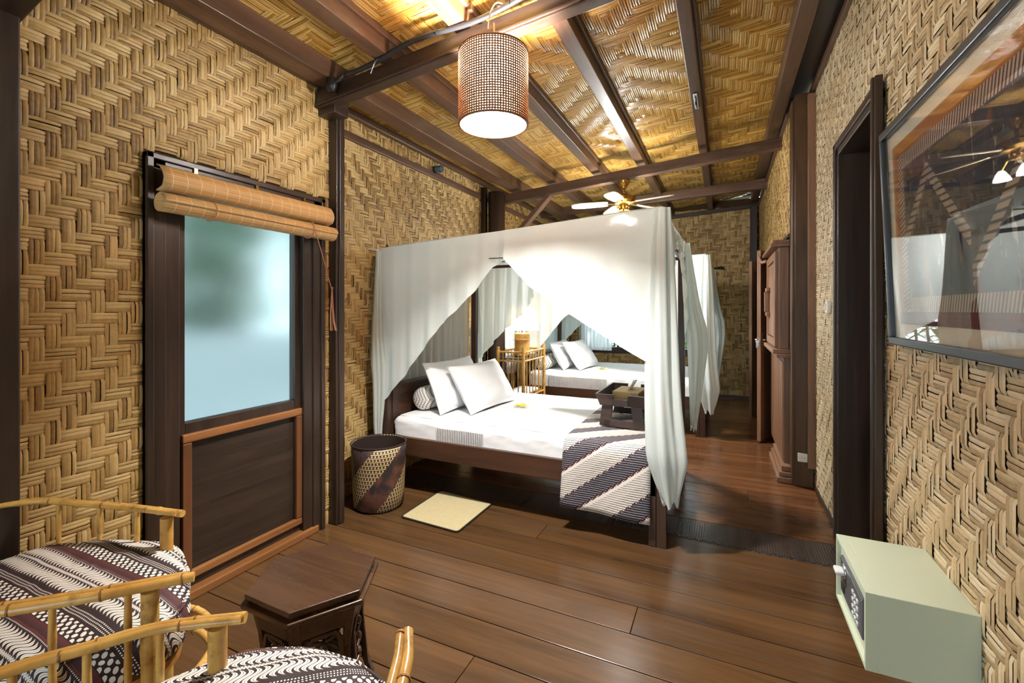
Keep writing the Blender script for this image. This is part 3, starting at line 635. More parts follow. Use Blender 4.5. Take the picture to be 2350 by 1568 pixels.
# ================================================================== BEDS
def bed(name, label, x0, x1, y0, y1, h_post):
    """four poster: x0 head, x1 foot, y0 near side, y1 far side"""
    rt = thing(name, (x0, y0, 0), label, 'bed')
    p = .055
    for (px, py) in ((x0+.03, y0+.03), (x0+.03, y1-.03), (x1-.03, y0+.03), (x1-.03, y1-.03)):
        part(MB().box(px-p/2, px+p/2, py-p/2, py+p/2, 0, h_post).lathe([(.012, 0), (.016, .02), (.004, .045)], (px, py, h_post), 10), 'post', M['bed_z'], rt)
    for py in (y0+.03, y1-.03): part(MB().box(x1-.105, x1-.06, py-.03, py+.03, 0, .45), 'leg', M['bed_z'], rt)
    part(MB().box(x0+.06, x1-.06, y0, y0+.035, .30, .44), 'side_rail', M['bed_x'], rt); part(MB().box(x0+.06, x1-.06, y1-.035, y1, .30, .44), 'side_rail', M['bed_x'], rt)
    part(MB().box(x1-.05, x1-.015, y0+.06, y1-.06, .30, .44), 'foot_rail', M['bed_y'], rt)
    hb = part(MB().box(x0+.02, x0+.055, y0+.055, y1-.055, .30, .80), 'headboard', M['bed_y'], rt)
    part(MB().box(x0+.05, x0+.068, y0+.055, y0+.13, .42, .80).box(x0+.05, x0+.068, y1-.13, y1-.055, .42, .80).box(x0+.05, x0+.068, y0+.13, y1-.13, .735, .80), 'headboard_frame', M['bed_y'], hb)
    part(MB().box(x0-.005, x0+.085, y0+.04, y1-.04, .80, .825), 'headboard_cap', M['bed_y'], hb)
    for k in range(9): 
        xx = x0+.12+k*(x1-x0-.24)/8; part(MB().box(xx-.04, xx+.04, y0+.035, y1-.035, .33, .35), 'slat', M['bed_y'], rt, 0)
    for py in (y0+.03, y1-.03): part(MB().box(x0+.03, x1-.03, py-.015, py+.015, h_post-.04, h_post-.01), 'canopy_rail', M['bed_x'], rt)
    for px in (x0+.03, x1-.03): part(MB().box(px-.015, px+.015, y0+.03, y1-.03, h_post-.04, h_post-.01), 'canopy_rail', M['bed_y'], rt)
    return rt
def soft_box(x0, x1, y0, y1, z0, z1, r, n=6, dome=.0, wob=.004, seed=0):
    """rounded slab (mattress)"""
    rg = random.Random(seed); mb = MB(); rings = []
    def ring(ins, z):
        pts = []; rr = max(r*1.3-ins, .01)
        for cx, cy, a0 in ((x1-r*1.3, y1-r*1.3, 0), (x0+r*1.3, y1-r*1.3, PI/2), (x0+r*1.3, y0+r*1.3, PI), (x1-r*1.3, y0+r*1.3, 1.5*PI)):
            for k in range(6): a = a0+k*PI/10; pts.append((cx+rr*math.cos(a), cy+rr*math.sin(a)))
        out = []
        for i in range(len(pts)):
            a = pts[i]; b = pts[(i+1) % len(pts)]; out.append(a); d = math.dist(a, b)
            if d > .2:
                m = int(d/.06)
                for q in range(1, m): out.append((a[0]+(b[0]-a[0])*q/m, a[1]+(b[1]-a[1])*q/m))
        return [(p_[0], p_[1], z) for p_ in out]
    for k in range(n+1): a = PI/2*k/n; rings.append(ring(r*(1-math.sin(a)), z0+r*(1-math.cos(a))))
    for k in range(1, 4): rings.append(ring(0, z0+r+(z1-z0-2*r)*k/4))
    for k in range(n+1): a = PI/2*k/n; rings.append(ring(r*(1-math.cos(a)), z1-r*(1-math.sin(a))))
    rings.append(ring(r+.12, z1+dome*.6)); rings.append(ring(r+.3, z1+dome))
    rings = [[(px+wob*math.sin(i*.9+k), py+wob*math.cos(i*1.3+k*2), pz) for i, (px, py, pz) in enumerate(rg_)] for k, rg_ in enumerate(rings)]
    mb.loft(rings); return mb
def mattress(label, x0, x1, y0, y1, z0, z1, band, seed=0):
    rt = thing('mattress', ((x0+x1)/2, (y0+y1)/2, z0), label, 'mattress')
    soft_box(x0, x1, y0, y1, z0, z1, .045, dome=.008, seed=seed).build('sheet', M['sheet'], rt, smooth=True, flat_ang=80)
    mb = MB(); yb = y0-.006
    mb.grid(lambda u, v: (band[0]+(band[1]-band[0])*u, yb-.004+.012*max(0, v-.75), z0+.0+(z1-.045-z0)*v), 40, 6)
    o = mb.build('pleated_band', M['skirt'], rt); o.modifiers.new('t', 'SOLIDIFY').thickness = .003
    return rt
def pillow(label, c, wd, ht, th, tilt, yaw, seed=0, group=None):
    """leaning pillow: wd along its bottom edge, ht up"""
    rt = Vector(c); ob = None
    rg = random.Random(seed); mb = MB(); n = 22; m = 18
    R = Matrix.Rotation(yaw, 3, 'Z') @ Matrix.Rotation(tilt, 3, 'Y')
    def pt(u, v, s):
        a = 2*u-1; b = 2*v-1
        edge = max(0, (1-a**4))*max(0, (1-b**4)); t = th*.5*edge**.55
        pin = 1-.06*(1-abs(a)**2)*0; x = a*wd/2*(1-.07*(1-b*b)*abs(a)**3*0-.05*b*b*0); y = b*ht/2
        x *= 1-.055*(1-b*b); y *= 1-.07*(1-a*a)
        t += .006*math.sin(7*a+3*b+seed)*edge+.005*math.sin(11*b-4*a+seed*2)*edge
        return rt + R @ Vector((s*t, x, y + ht/2))
    for s in (1, -1): mb.grid(lambda u, v: pt(u, v, s), n, m)
    o = mb.build('pillow', M['pillow'], None, smooth=True)
    # origin at its base
    o.data.transform(Matrix.Translation(-rt)); o.location = rt
    b = o.modifiers.new('weld', 'WELD'); b.merge_threshold = .0005
    return tag(o, label, 'pillow', group)
def bolster(label, c, r, L):
    mb = MB(); n = 28; prof = [(.001, 0), (r*.35, .002), (r*.7, .012), (r*.93, .035), (r, .075), (r, L-.075), (r*.93, L-.035), (r*.7, L-.012), (.001, L)]
    mb.loft([[(rr*math.cos(2*PI*k/n), yy, rr*math.sin(2*PI*k/n)) for k in range(n)] for rr, yy in prof], False)
    o = mb.build('bolster_pillow', M['bolster'], None, smooth=True); o.location = c; return tag(o, label, 'bolster')
def flower(label, c, s=.05, rot=0):
    rt = thing('frangipani_flower', c, label, 'flower'); 
    for k in range(5):
        a = rot+k*2*PI/5; d = Vector((math.cos(a), math.sin(a), 0)); t = Vector((-d.y, d.x, 0)); c_ = Vector(c)
        ps = [c_+Vector((0,0,.004)), c_+d*s*.5+t*s*.32+Vector((0,0,.012)), c_+d*s*1.0+t*s*.22+Vector((0,0,.02)), c_+d*s*1.08-t*s*.1+Vector((0,0,.018)), c_+d*s*.6-t*s*.25+Vector((0,0,.006))]
        mb = MB().add(ps + [c_+d*s*.55+Vector((0,0,.016))], [(0,1,5),(1,2,5),(2,3,5),(3,4,5),(4,0,5)]) ; mb = MB(); mb.add(ps + [c_+d*s*.55+Vector((0,0,.016))], [(0,1,5),(1,2,5),(2,3,5),(3,4,5),(4,0,5)])
        mb.build('petal', M['petal'], rt)
        q = [c_+Vector((0,0,.006)), c_+d*s*.42+t*s*.26+Vector((0,0,.0165)), c_+d*s*.7+Vector((0,0,.0215)), c_+d*s*.42-t*s*.2+Vector((0,0,.014))]
        mb = MB(); mb.add(q, [(0,1,2,3)]); mb.build('petal_heart', M['petal_core'], rt)
    return rt

def drape(root, name, A, B, nrm, bottom, folds, amp, seed=0, nu=60, nv=26, gather=None, top_sag=0, mat='net', swing=0):
    """cloth hanging from the rail A-B; bottom(s) gives the height of its lower edge"""
    A = Vector(A); B = Vector(B); nv_ = Vector(nrm); rg = random.Random(seed); ph = [rg.uniform(0, 6.28) for _ in range(4)]
    def fn(s, t):
        p = A.lerp(B, s); zb = bottom(s); z = p.z - top_sag*math.sin(PI*s) + (zb-p.z)*t
        ss = s if not gather else s + (gather(s)-s)*t**1.3
        q = A.lerp(B, ss)
        f = amp*(.25+.75*t)*(math.sin(2*PI*folds*s+ph[0]) + .45*math.sin(2*PI*folds*1.83*s+ph[1]+1.5*t) + .25*math.sin(2*PI*folds*.37*s+ph[2]))
        q = q + nv_*(f + swing*t*t); return (q.x, q.y, z)
    return MB().grid(fn, nu, nv).build(name, M[mat], root, smooth=True)
def tail(root, name, pts, rad, flutes=7, depth=.35, seed=0, squash=(1, 1), n=56, m=30):
    """gathered cloth hanging in a fluted bundle"""
    rg = random.Random(seed); ph = rg.uniform(0, 6); pts = [Vector(p) for p in pts]; P = catmull(pts, 8); rings = []
    for k, p in enumerate(P):
        t = k/(len(P)-1); x = t*(len(rad)-1); i = min(int(x), len(rad)-2); r = rad[i]+(rad[i+1]-rad[i])*(x-i); ring = []
        for q in range(n):
            a = 2*PI*q/n; rr = r*(1+depth*(.6*math.sin(flutes*a+ph+1.3*t)+.4*math.sin((flutes+4)*a+ph*2-2*t)))
            e = 0
            if t > .93: e = .03*math.sin(3*a+ph)*(t-.93)/.07
            ring.append((p.x+rr*math.cos(a)*squash[0], p.y+rr*math.sin(a)*squash[1], p.z+e))
        rings.append(ring)
    return MB().loft(rings, False).build(name, M['net'], root, smooth=True)
def vee(c0, ap, lowL, lowR, apex, pw=1.0):
    """lower edge of a side pulled open to both corners: inverted V"""
    def f(s):
        if s < ap: k = s/ap; return lowL+(apex-lowL)*k**pw
        k = (1-s)/(1-ap); return lowR+(apex-lowR)*k**pw
    return f
def canopy(name, label, x0, x1, y0, y1, zh, zf, seed, near_apex=.52, first=True):
    rt = thing(name, ((x0+x1)/2, (y0+y1)/2, zh), label, 'canopy')
    zt = lambda x: zh+(zf-zh)*(x-x0)/(x1-x0)
    def top(s, t):
        x = x0+(x1-x0)*s; y = y0+(y1-y0)*t; sag = .05*math.sin(PI*s)*math.sin(PI*t)
        return (x, y, zt(x)+.008-sag+.004*math.sin(9*s+5*t))
    MB().grid(top, 24, 16).build('top_sheet', M['net'], rt, smooth=True)
    # near side, two panels
    L = x1-x0; xa = x0+L*near_apex
    def nb_l(s): 
        pts = [(0,.60),(.02,.70),(.12,.92),(.27,1.30),(.40,1.53),(.48,1.72),(.53,1.77)] 
        return interp([(a/.53, b) for a, b in pts], s)
    def nb_r(s):
        pts = [(.0,1.77),(.10,1.66),(.18,1.58),(.44,1.40),(.76,1.20),(.93,1.10),(1.,1.05)]
        return interp(pts, s)
    drape(rt, 'near_left_panel', (x0-.01, y0-.02, zt(x0)), (xa, y0-.02, zt(xa)), (0,-1,0), nb_l, 7, .008, seed, 64, 28)
    drape(rt, 'near_right_panel', (xa-.01, y0-.022, zt(xa)), (x1, y0-.022, zt(x1)), (0,-1,0), nb_r, 5, .007, seed+1, 64, 28, swing=.02)
    # far side
    fb_l = lambda s: interp([(0,.82),(.45,1.18),(.86,1.43),(1,1.67)], s); fb_r = lambda s: interp([(0,1.67),(.4,1.45),(.8,1.2),(1,1.1)], s)
    xb2 = x0+L*.345
    drape(rt, 'far_left_panel', (x0, y1+.02, zt(x0)), (xb2, y1+.02, zt(xb2)), (0,1,0), fb_l, 6, .022, seed+2, 60, 24)
    drape(rt, 'far_right_panel', (xb2, y1+.02, zt(xb2)), (x1, y1+.02, zt(x1)), (0,1,0), fb_r, 6, .012, seed+3, 60, 24)
    # head side
    drape(rt, 'head_panel', (x0-.045, y0, zt(x0)), (x0-.045, y1, zt(x0)), (-1,0,0), lambda s: .45+.02*math.sin(20*s), 13, .022, seed+4, 140, 16, mat='sheer')
    # foot side: two panels drawn back to the posts
    drape(rt, 'foot_near_panel', (x1+.012, y0-.01, zt(x1)), (x1+.012, y0+(y1-y0)*.42, zt(x1)-.05), (1,0,0), lambda s: interp([(0,1.0),(.25,1.45),(.6,1.80),(1,1.93)], s), 4, .012, seed+5, 40, 24, swing=.02)
    drape(rt, 'foot_far_panel', (x1+.012, y0+(y1-y0)*.50, zt(x1)-.04), (x1+.012, y1+.01, zt(x1)), (1,0,0), lambda s: interp([(0,1.90),(.45,1.72),(.75,1.35),(1,1.0)], s), 5, .016, seed+6, 40, 24, swing=.03)
    # bundles at the foot posts
    tail(rt, 'corner_drape', [(x1+.0, y0-.03, zt(x1)-.01), (x1-.005, y0-.035, 1.55), (x1+.0, y0-.045, 1.0), (x1+.02, y0-.05, .62), (x1+.045, y0-.05, .30)], [.045, .07, .085, .095, .105, .04], 6, .28, seed+7, (1.0, .62))
    tail(rt, 'corner_drape', [(x1+.03, y1+.0, zt(x1)-.02), (x1+.07, y1-.04, 1.5), (x1+.12, y1-.08, 1.15), (x1+.11, y1-.08, .8), (x1+.09, y1-.06, .40)], [.03, .07, .10, .085, .06, .03], 6, .28, seed+8, (.75, .9))
    tail(rt, 'corner_drape', [(x0-.01, y0-.02, zt(x0)-.02), (x0-.015, y0-.03, 1.3), (x0+.01, y0-.04, .85), (x0-.01, y0-.03, .5), (x0-.005, y0-.02, .28)], [.02, .035, .06, .045, .03, .012], 5, .3, seed+9, (1, .8))
    tail(rt, 'corner_drape', [(x0+.02, y1+.02, zt(x0)-.02), (x0+.02, y1+.02, 1.2), (x0+.03, y1+.02, .66)], [.02, .05, .06], 5, .3, seed+10)
    # dark slit at the near side is a black bar added separately
    return rt
def interp(pts, s):
    for (a, b), (c, d) in zip(pts, pts[1:]):
        if s <= c: return b+(d-b)*(s-a)/(c-a)
    return pts[-1][1]
b1 = bed('four_poster_bed', 'nearer reddish wooden four poster bed with the striped runner', -2.46, -.31, 2.83, 4.29, 1.90)
c1 = canopy('bed_canopy', 'white cotton canopy draped over the nearer four poster bed', -2.46, -.33, 2.83, 4.29, 1.905, 2.03, 3)
mattress('white sheeted mattress on the nearer bed with a pleated band', -2.385, -.375, 2.862, 4.255, .352, .578, (-1.96, -1.56), 1)
b2 = bed('four_poster_bed', 'farther wooden four poster bed by the back window', -2.42, -.19, 5.50, 6.96, 1.92)
c2 = canopy('bed_canopy', 'white cotton canopy draped over the farther bed by the window', -2.42, -.19, 5.50, 6.96, 1.96, 2.04, 40, .50)
mattress('white sheeted mattress on the farther bed', -2.345, -.25, 5.53, 6.93, .352, .615, (-2.05, -1.30), 2)
MB().box(-1.48, -1.37, 2.792, 2.797, 1.775, 1.781).build('canopy_slit_pin', M['black'], c1)  # black bar drawn in for the dark slit between the near panels
bolster('striped bolster with round end at the head of the nearer bed', (-2.265, 3.06, .590+.097), .097, .85)
bolster('striped bolster at the head of the farther bed', (-2.20, 5.60, .623+.095), .094, .85)
pillow('white pillow in front leaning at the head of the nearer bed', (-1.775, 3.475, .592), .74, .44, .15, math.radians(-33), math.radians(-5), 1)
pillow('white pillow behind another at the head of the nearer bed', (-2.01, 3.36, .592), .72, .44, .13, math.radians(-24), math.radians(-2), 5)
pillow('white pillow in front at the head of the farther bed', (-1.67, 6.12, .630), .70, .45, .15, math.radians(-36), math.radians(-6), 3)
pillow('white pillow behind another at the head of the farther bed', (-1.91, 6.05, .630), .70, .42, .13, math.radians(-30), 0, 8)
flower('yellow frangipani flower on the nearer bed', (-1.594, 3.596, .588), .078, .3)
flower('yellow frangipani flower on the farther bed', (-1.48, 6.04, .626), .075, 1.0)
# striped runner folded over the foot of the nearer bed
def runner_cloth():
    x0, x1 = -.95, -.40; path = [(4.26, .592), (4.0, .595), (3.6, .596), (3.2, .594), (2.95, .593), (2.875, .588), (2.846, .572), (2.832, .545), (2.822, .49), (2.818, .40), (2.812, .30), (2.802, .20), (2.797, .15)]
    pts = []; s = 0; prev = None
    for k, (y, z) in enumerate(path):
        if prev: s += math.dist(prev, (y, z))
        pts.append((s, y, z)); prev = (y, z)
    mb = MB(); uv = []; nu, nv = 18, 60; tot = s
    def at(t):
        q = t*tot
        for (a, ya, za), (b, yb, zb) in zip(pts, pts[1:]):
            if q <= b+1e-9: k = (q-a)/(b-a); return ya+(yb-ya)*k, za+(zb-za)*k, q
        return pts[-1][1], pts[-1][2], tot
    def fn(u, v):
        y, z, q = at(v); hang = max(0, (.59-z)/.44); x = x0+(x1-x0)*u - .012*hang*(1-u); uv.append((u*.55, q))
        return (x, y-.010*hang*math.sin(u*9+1)-.004*hang, z+.002*math.sin(11*u+6*v)*(1-hang) + .02*hang*(u-.5)*-1)
    mb.grid(fn, nu, nv); mb.uv = uv
    o = mb.build('bed_runner', M['runner'], None, smooth=True); o.modifiers.new('t', 'SOLIDIFY').thickness = -.004
    return tag(o, 'diagonally striped dark and white runner over the foot of the nearer bed', 'blanket')
runner_cloth()
# tray table with tissue box
ty0, ty1, tx0, tx1, tz = 3.17, 3.66, -.80, -.49, .603
tr = thing('tray_table', (-.645, 3.4, tz), 'dark wooden bed tray with splayed legs on the striped runner', 'tray')
part(MB().box(tx0+.02, tx1-.02, ty0+.02, ty1-.02, tz+.148, tz+.160), 'tray_base', M['tray'], tr)
def slat_h(y, s):
    mb = MB(); e = .025*s
    for a, b, zb in ((tx0-.02, tx0+.105, tz+.15), (tx1-.105, tx1+.02, tz+.15), (tx0+.105, tx1-.105, tz+.15)):
        zt_ = tz+.232 if zb and (b < tx0+.12 or a > tx1-.12) else tz+.200
        xa = a + (.028 if a < tx0 else 0); xb = b - (.028 if b > tx1 else 0)
        mb.hexa([(xa, y-.007, zb), (xb, y-.007, zb), (xb, y+.007, zb), (xa, y+.007, zb), (a, y-.007-e, zt_), (b, y-.007-e, zt_), (b, y+.007-e, zt_), (a, y+.007-e, zt_)])
    return mb
part(slat_h(ty0, 1), 'end_wall', M['tray'], tr, .002); part(slat_h(ty1, -1), 'end_wall', M['tray'], tr, .002)
for x, e in ((tx0+.01, -.028), (tx1-.01, .028)):
    part(MB().hexa([(x-.006, ty0, tz+.15), (x+.006, ty0, tz+.15), (x+.006, ty1, tz+.15), (x-.006, ty1, tz+.15), (x-.006+e, ty0-.02, tz+.232), (x+.006+e, ty0-.02, tz+.232), (x+.006+e, ty1+.02, tz+.232), (x-.006+e, ty1+.02, tz+.232)]), 'side_wall', M['tray'], tr, .002)
for y in (ty0+.02, ty1-.02):
    mb = MB(); q = [(tx0+.005, tz), (tx0+.09, tz), (tx1-.09, tz), (tx1-.005, tz)]
    mb.bar((tx0+.035, y, tz), (tx0+.055, y, tz+.15), .075, .016, (0,1,0)); mb.bar((tx1-.035, y, tz), (tx1-.055, y, tz+.15), .075, .016, (0,1,0)); mb.box(tx0+.03, tx1-.03, y-.008, y+.008, tz, tz+.05)
    part(mb, 'leg', M['tray'], tr, .002)
tb = thing('tissue_box', (-.63, 3.37, tz+.162), 'straw covered tissue box in the dark bed tray', 'tissue box')
R_ = Matrix.Rotation(-.06, 3, 'Z')
def rb(x0, x1, y0, y1, z0, z1): 
    c = Vector((-.63, 3.40, 0)); return [c + R_ @ Vector((x, y, z)) for z in (z0, z1) for x, y in ((x0,y0),(x1,y0),(x1,y1),(x0,y1))]
part(MB().hexa(rb(-.095, .095, -.13, .13, tz+.162, tz+.235)), 'box_body', M['box_straw'], tb, .006)
mb = MB(); mb.grid(lambda u, v: tuple(Vector((-.63, 3.40, tz+.235)) + R_ @ Vector((.012*math.sin(7*u)*(.4+v)+.03*v, (u-.5)*.13*(1-.35*v)+.03*v, .062*v))), 14, 6); part(mb, 'tissue', M['paper'], tb, 0, True)
# folded cloth in tray
tag(part(MB().box(-.60, -.51, 3.50, 3.63, tz+.161, tz+.185), 'folded_napkin', M['sheet'], None, .006), 'small folded white napkin behind the tissue box in the tray', 'napkin')

# ================================================================== bedside bamboo stand, lamp
NX0, NX1, NY0, NY1, NZ = -2.37, -2.05, 4.90-.2, 5.34, .94
ns = thing('bamboo_stand', ((NX0+NX1)/2, (NY0+NY1)/2, 0), 'bamboo bedside stand with slatted sides between the beds', 'side table')
def pole(p, q, r, name, root, mat='bamboo', nodes=3, bow=0):
    p = Vector(p); q = Vector(q); L = (q-p).length; k = max(2, int(L/.035)); pts = []; rad = []
    for i in range(k+1):
        t = i/k; pts.append(p.lerp(q, t)); rad.append(r)
    if nodes:
        for j in range(nodes):
            i = int((j+.5)/nodes*k); rad[i] = r*1.14
    return MB().tube(pts, rad, 10).build(name, M[mat], root, smooth=True, flat_ang=50)
for x in (NX0, NX1):
    for y in (NY0, NY1): pole((x, y, 0), (x, y, NZ+.06), .019, 'leg', ns, 'bamboo', 7)
for z in (NZ, NZ-.10, .42, .32, .12):
    for y in (NY0, NY1): pole((NX0, y, z), (NX1, y, z), .011, 'rail', ns, 'bamboo', 3)
    for x in (NX0, NX1): pole((x, NY0, z), (x, NY1, z), .011, 'rail', ns, 'bamboo', 4)
for k in range(1, 7):
    y = NY0+(NY1-NY0)*k/7
    for x in (NX0, NX1): pole((x, y, .13), (x, y, NZ), .006, 'spindle', ns, 'bamboo', 2)
for k in range(1, 5):
    x = NX0+(NX1-NX0)*k/5
    for y in (NY0, NY1): pole((x, y, .13), (x, y, NZ), .006, 'spindle', ns, 'bamboo', 2)
part(MB().box(NX0, NX1, NY0, NY1, NZ-.085, NZ-.07), 'top_board', M['dark_y'], ns, .003); part(MB().box(NX0, NX1, NY0, NY1, .40, .412), 'shelf_board', M['bamboo_dark'], ns, .003)
tag(part(MB().box(NX0+.04, NX1-.03, NY0+.08, NY1-.1, .432, .47), 'folded_towel', M['sheet'], None, .012), 'folded white towel on the shelf of the bamboo stand', 'towel')
LX, LY, LZ = -2.19, 4.98, NZ-.07
bl_ = thing('table_lamp', (LX, LY, LZ), 'lit table lamp with white dome shade and bamboo base', 'lamp')
MB().lathe([(.085, 0), (.098, .01), (.098, .03), (.090, .06), (.090, .19), (.094, .195), (.094, .205), (.090, .21), (.092, .27), (.08, .278), (.01, .28)], (LX, LY, LZ), 28).build('lamp_base', M['bamboo'], bl_, smooth=True, flat_ang=40)
MB().tube([(LX, LY, LZ+.27), (LX, LY, LZ+.42)], .008, 8).build('stem', M['brass'], bl_)
MB().lathe([(.205, .315), (.198, .40), (.178, .48), (.145, .55), (.10, .59)], (LX, LY, LZ), 32, False).build('lamp_shade', M['shade_fabric'], bl_, smooth=True)
MB().ball((LX, LY, LZ+.43), .035, 8, 1.2).build('bulb', M['bulb_bed'], bl_, smooth=True)

# ================================================================== pendant lamp
PX, PY, PZ0, PZ1, PR = -1.045, 2.02, 2.345, 2.70, .170
pd = thing('pendant_lamp', (PX, PY, PZ0), 'lit cylindrical pendant lamp of open rattan weave', 'lamp')
g = MB(); n = 84
for k in range(n):
    a = 2*PI*k/n; c_, s_ = math.cos(a), math.sin(a); t = Vector((-s_, c_, 0))*.0036; r = Vector((c_, s_, 0))
    p = Vector((PX, PY, 0)) + r*PR; q = r*.003
    g.hexa([p-t-q+Vector((0,0,PZ0)), p+t-q+Vector((0,0,PZ0)), p+t+q+Vector((0,0,PZ0)), p-t+q+Vector((0,0,PZ0)), p-t-q+Vector((0,0,PZ1)), p+t-q+Vector((0,0,PZ1)), p+t+q+Vector((0,0,PZ1)), p-t+q+Vector((0,0,PZ1))])
M['rattan'] = plain('rattan_strip', srgb(132, 92, 62), .6)
o = g.build('rattan_uprights', M['rattan'], pd); o['kind'] = 'stuff'
g = MB(); nr = 30
for k in range(1, nr):
    z = PZ0+(PZ1-PZ0)*k/nr; ring = []
    for rr, zz in ((PR-.002, -.0032), (PR+.0045, -.0032), (PR+.0045, .0032), (PR-.002, .0032)): ring.append([(PX+rr*math.cos(2*PI*q/64), PY+rr*math.sin(2*PI*q/64), z+zz) for q in range(64)])
    ring.append(ring[0]); g.loft(ring, False)
o = g.build('rattan_rings', M['rattan'], pd, smooth=False); o['kind'] = 'stuff'
for z in (PZ0, PZ1):
    MB().tube([(PX+PR*math.cos(2*PI*q/48), PY+PR*math.sin(2*PI*q/48), z) for q in range(49)], .006, 8, False).build('rim', M['rattan'], pd, smooth=True)
MB().lathe([(PR-.008, PZ0+.004), (PR-.008, PZ1-.004)], (PX, PY, 0), 48, False).build('liner', M['liner'], pd, smooth=True)
MB().ball((PX, PY, 2.53), .05, 10, 1.15).build('bulb', M['bulb'], pd, smooth=True)
MB().lathe([(.018, 2.59), (.02, 2.64), (.012, 2.67), (.004, 2.675)], (PX, PY, 0), 14).build('socket', M['white_plastic'], pd, smooth=True)
for k in range(3):
    a = k*2*PI/3; MB().tube([(PX, PY, 2.66), (PX+PR*math.cos(a), PY+PR*math.sin(a), PZ1)], .0025, 6).build('spider_arm', M['steel'], pd)
MB().tube(catmull([(PX, PY, 2.66), (PX-.005, PY+.02, 2.76), (PX-.03, 2.085, 2.90)], 6), .004, 6).build('flex', M['cord'], pd)

# cables on the near beam
cb = thing('power_cable', (-1.2, 2.09, 2.9), 'bundled black power cables along the top of the near ceiling beam', 'cable')
bt = lambda x: 2.715+.0984*(x+2.37)+.125
mb = MB(); mb.tube(catmull([(x, 2.085+.008*math.sin(x*9), bt(x)+.012*math.sin(x*7)) for x in np.linspace(-2.1, .6, 26)], 4), .015, 8); mb.build('main_cable', M['cable'], cb, smooth=True)
mb = MB(); mb.tube(catmull([(x, 2.075, bt(x)-.012+.01*math.sin(x*5+1)) for x in np.linspace(-1.05, .6, 16)], 4), .008, 8); mb.build('side_cable', M['cable'], cb, smooth=True)
for x in (-1.85, -1.42, -.98, -.62, -.3): MB().tube([(x, 2.07, bt(x)-.018), (x, 2.062, bt(x)+.0), (x, 2.075, bt(x)+.02), (x, 2.10, bt(x)+.01)], .004, 6).build('clip', M['black'], cb)
MB().tube(catmull([(-1.0, 2.08, 2.965), (-1.05, 2.06, 2.98), (-1.09, 2.065, 2.93), (-1.10, 2.07, 2.87)], 6), .004, 6).build('loose_wire', M['steel'], cb)
MB().tube(catmull([(-1.83, 2.085, 2.90), (-1.84, 2.06, 2.86), (-1.88, 2.07, 2.81)], 6), .003, 6).build('loose_wire', M['steel'], cb)
sp = thing('junction_box', (-2.19, 2.07, 2.82), 'round black junction box at the left end of the near beam', 'junction box')
mb = MB(); mb.loft([[(-2.20+dx, 2.075+r*math.cos(2*PI*k/20)*.6, 2.815+r*math.sin(2*PI*k/20)) for k in range(20)] for dx, r in ((-.03, .028), (-.02, .045), (.02, .047), (.035, .03), (.04, .01))]); mb.build('box_body', M['black'], sp, smooth=True, flat_ang=40)
MB().tube(catmull([(-2.165, 2.075, 2.82), (-2.13, 2.08, 2.835), (-2.08, 2.085, 2.875)], 5), .011, 8).build('gland', M['cable'], sp, smooth=True)
iv = thing('wall_spotlight', (-2.50, 3.72, 2.80), 'small grey spotlight high on the left wall above the nearer bed', 'spotlight')
mb = MB(); mb.loft([[(-2.53+dx, 3.72+r*math.cos(2*PI*k/16), 2.795+r*math.sin(2*PI*k/16)) for k in range(16)] for dx, r in ((-.03, .02), (-.02, .032), (.03, .036), (.045, .03), (.047, .005))]); mb.build('housing', plain('blue_grey_metal', srgb(96, 118, 128), .3, .6), iv, smooth=True, flat_ang=40)
MB().box(-2.59, -2.54, 3.71, 3.73, 2.76, 2.83).build('bracket', M['black'], iv)
lt = thing('metal_latch', (-.195, 3.86, 3.03), 'small dark metal latch screwed to a rafter', 'latch')
zl = raf_z(-.2)-.006
part(MB().box(-.215, -.185, 3.70, 3.98, zl-.006, zl), 'plate', M['steel'], lt, .002); MB().tube([(-.2, 3.74, zl-.012), (-.2, 3.93, zl-.012)], .006, 8).build('bolt', M['black'], lt)
MB().tube(catmull([(-.2, 3.80, zl-.012), (-.2, 3.82, zl-.035), (-.195, 3.84, zl-.02)], 5), .005, 6).build('knob', M['black'], lt)

# ================================================================== ceiling fan
FX, FY = -.985, 4.975
fn_ = thing('ceiling_fan', (FX, FY, 2.8), 'brass ceiling fan with five cream blades below the cross beam', 'fan')
MB().lathe([(.05, 2.825), (.062, 2.82), (.062, 2.80), (.045, 2.775), (.03, 2.745), (.03, 2.735), (.012, 2.73)], (FX, FY, 0), 24).build('ceiling_cup', M['brass'], fn_, smooth=True, flat_ang=35)
MB().tube([(FX, FY, 2.74), (FX, FY, 2.66)], .013, 12).build('downrod', M['brass'], fn_, smooth=True)
MB().lathe([(.02, 2.67), (.05, 2.665), (.10, 2.655), (.12, 2.635), (.12, 2.60), (.10, 2.572), (.06, 2.56), (.04, 2.556)], (FX, FY, 0), 36).build('motor_housing', M['brass'], fn_, smooth=True, flat_ang=35)
MB().lathe([(.05, 2.56), (.058, 2.53), (.05, 2.50), (.02, 2.49)], (FX, FY, 0), 24).build('light_fitter', M['brass'], fn_, smooth=True, flat_ang=35)
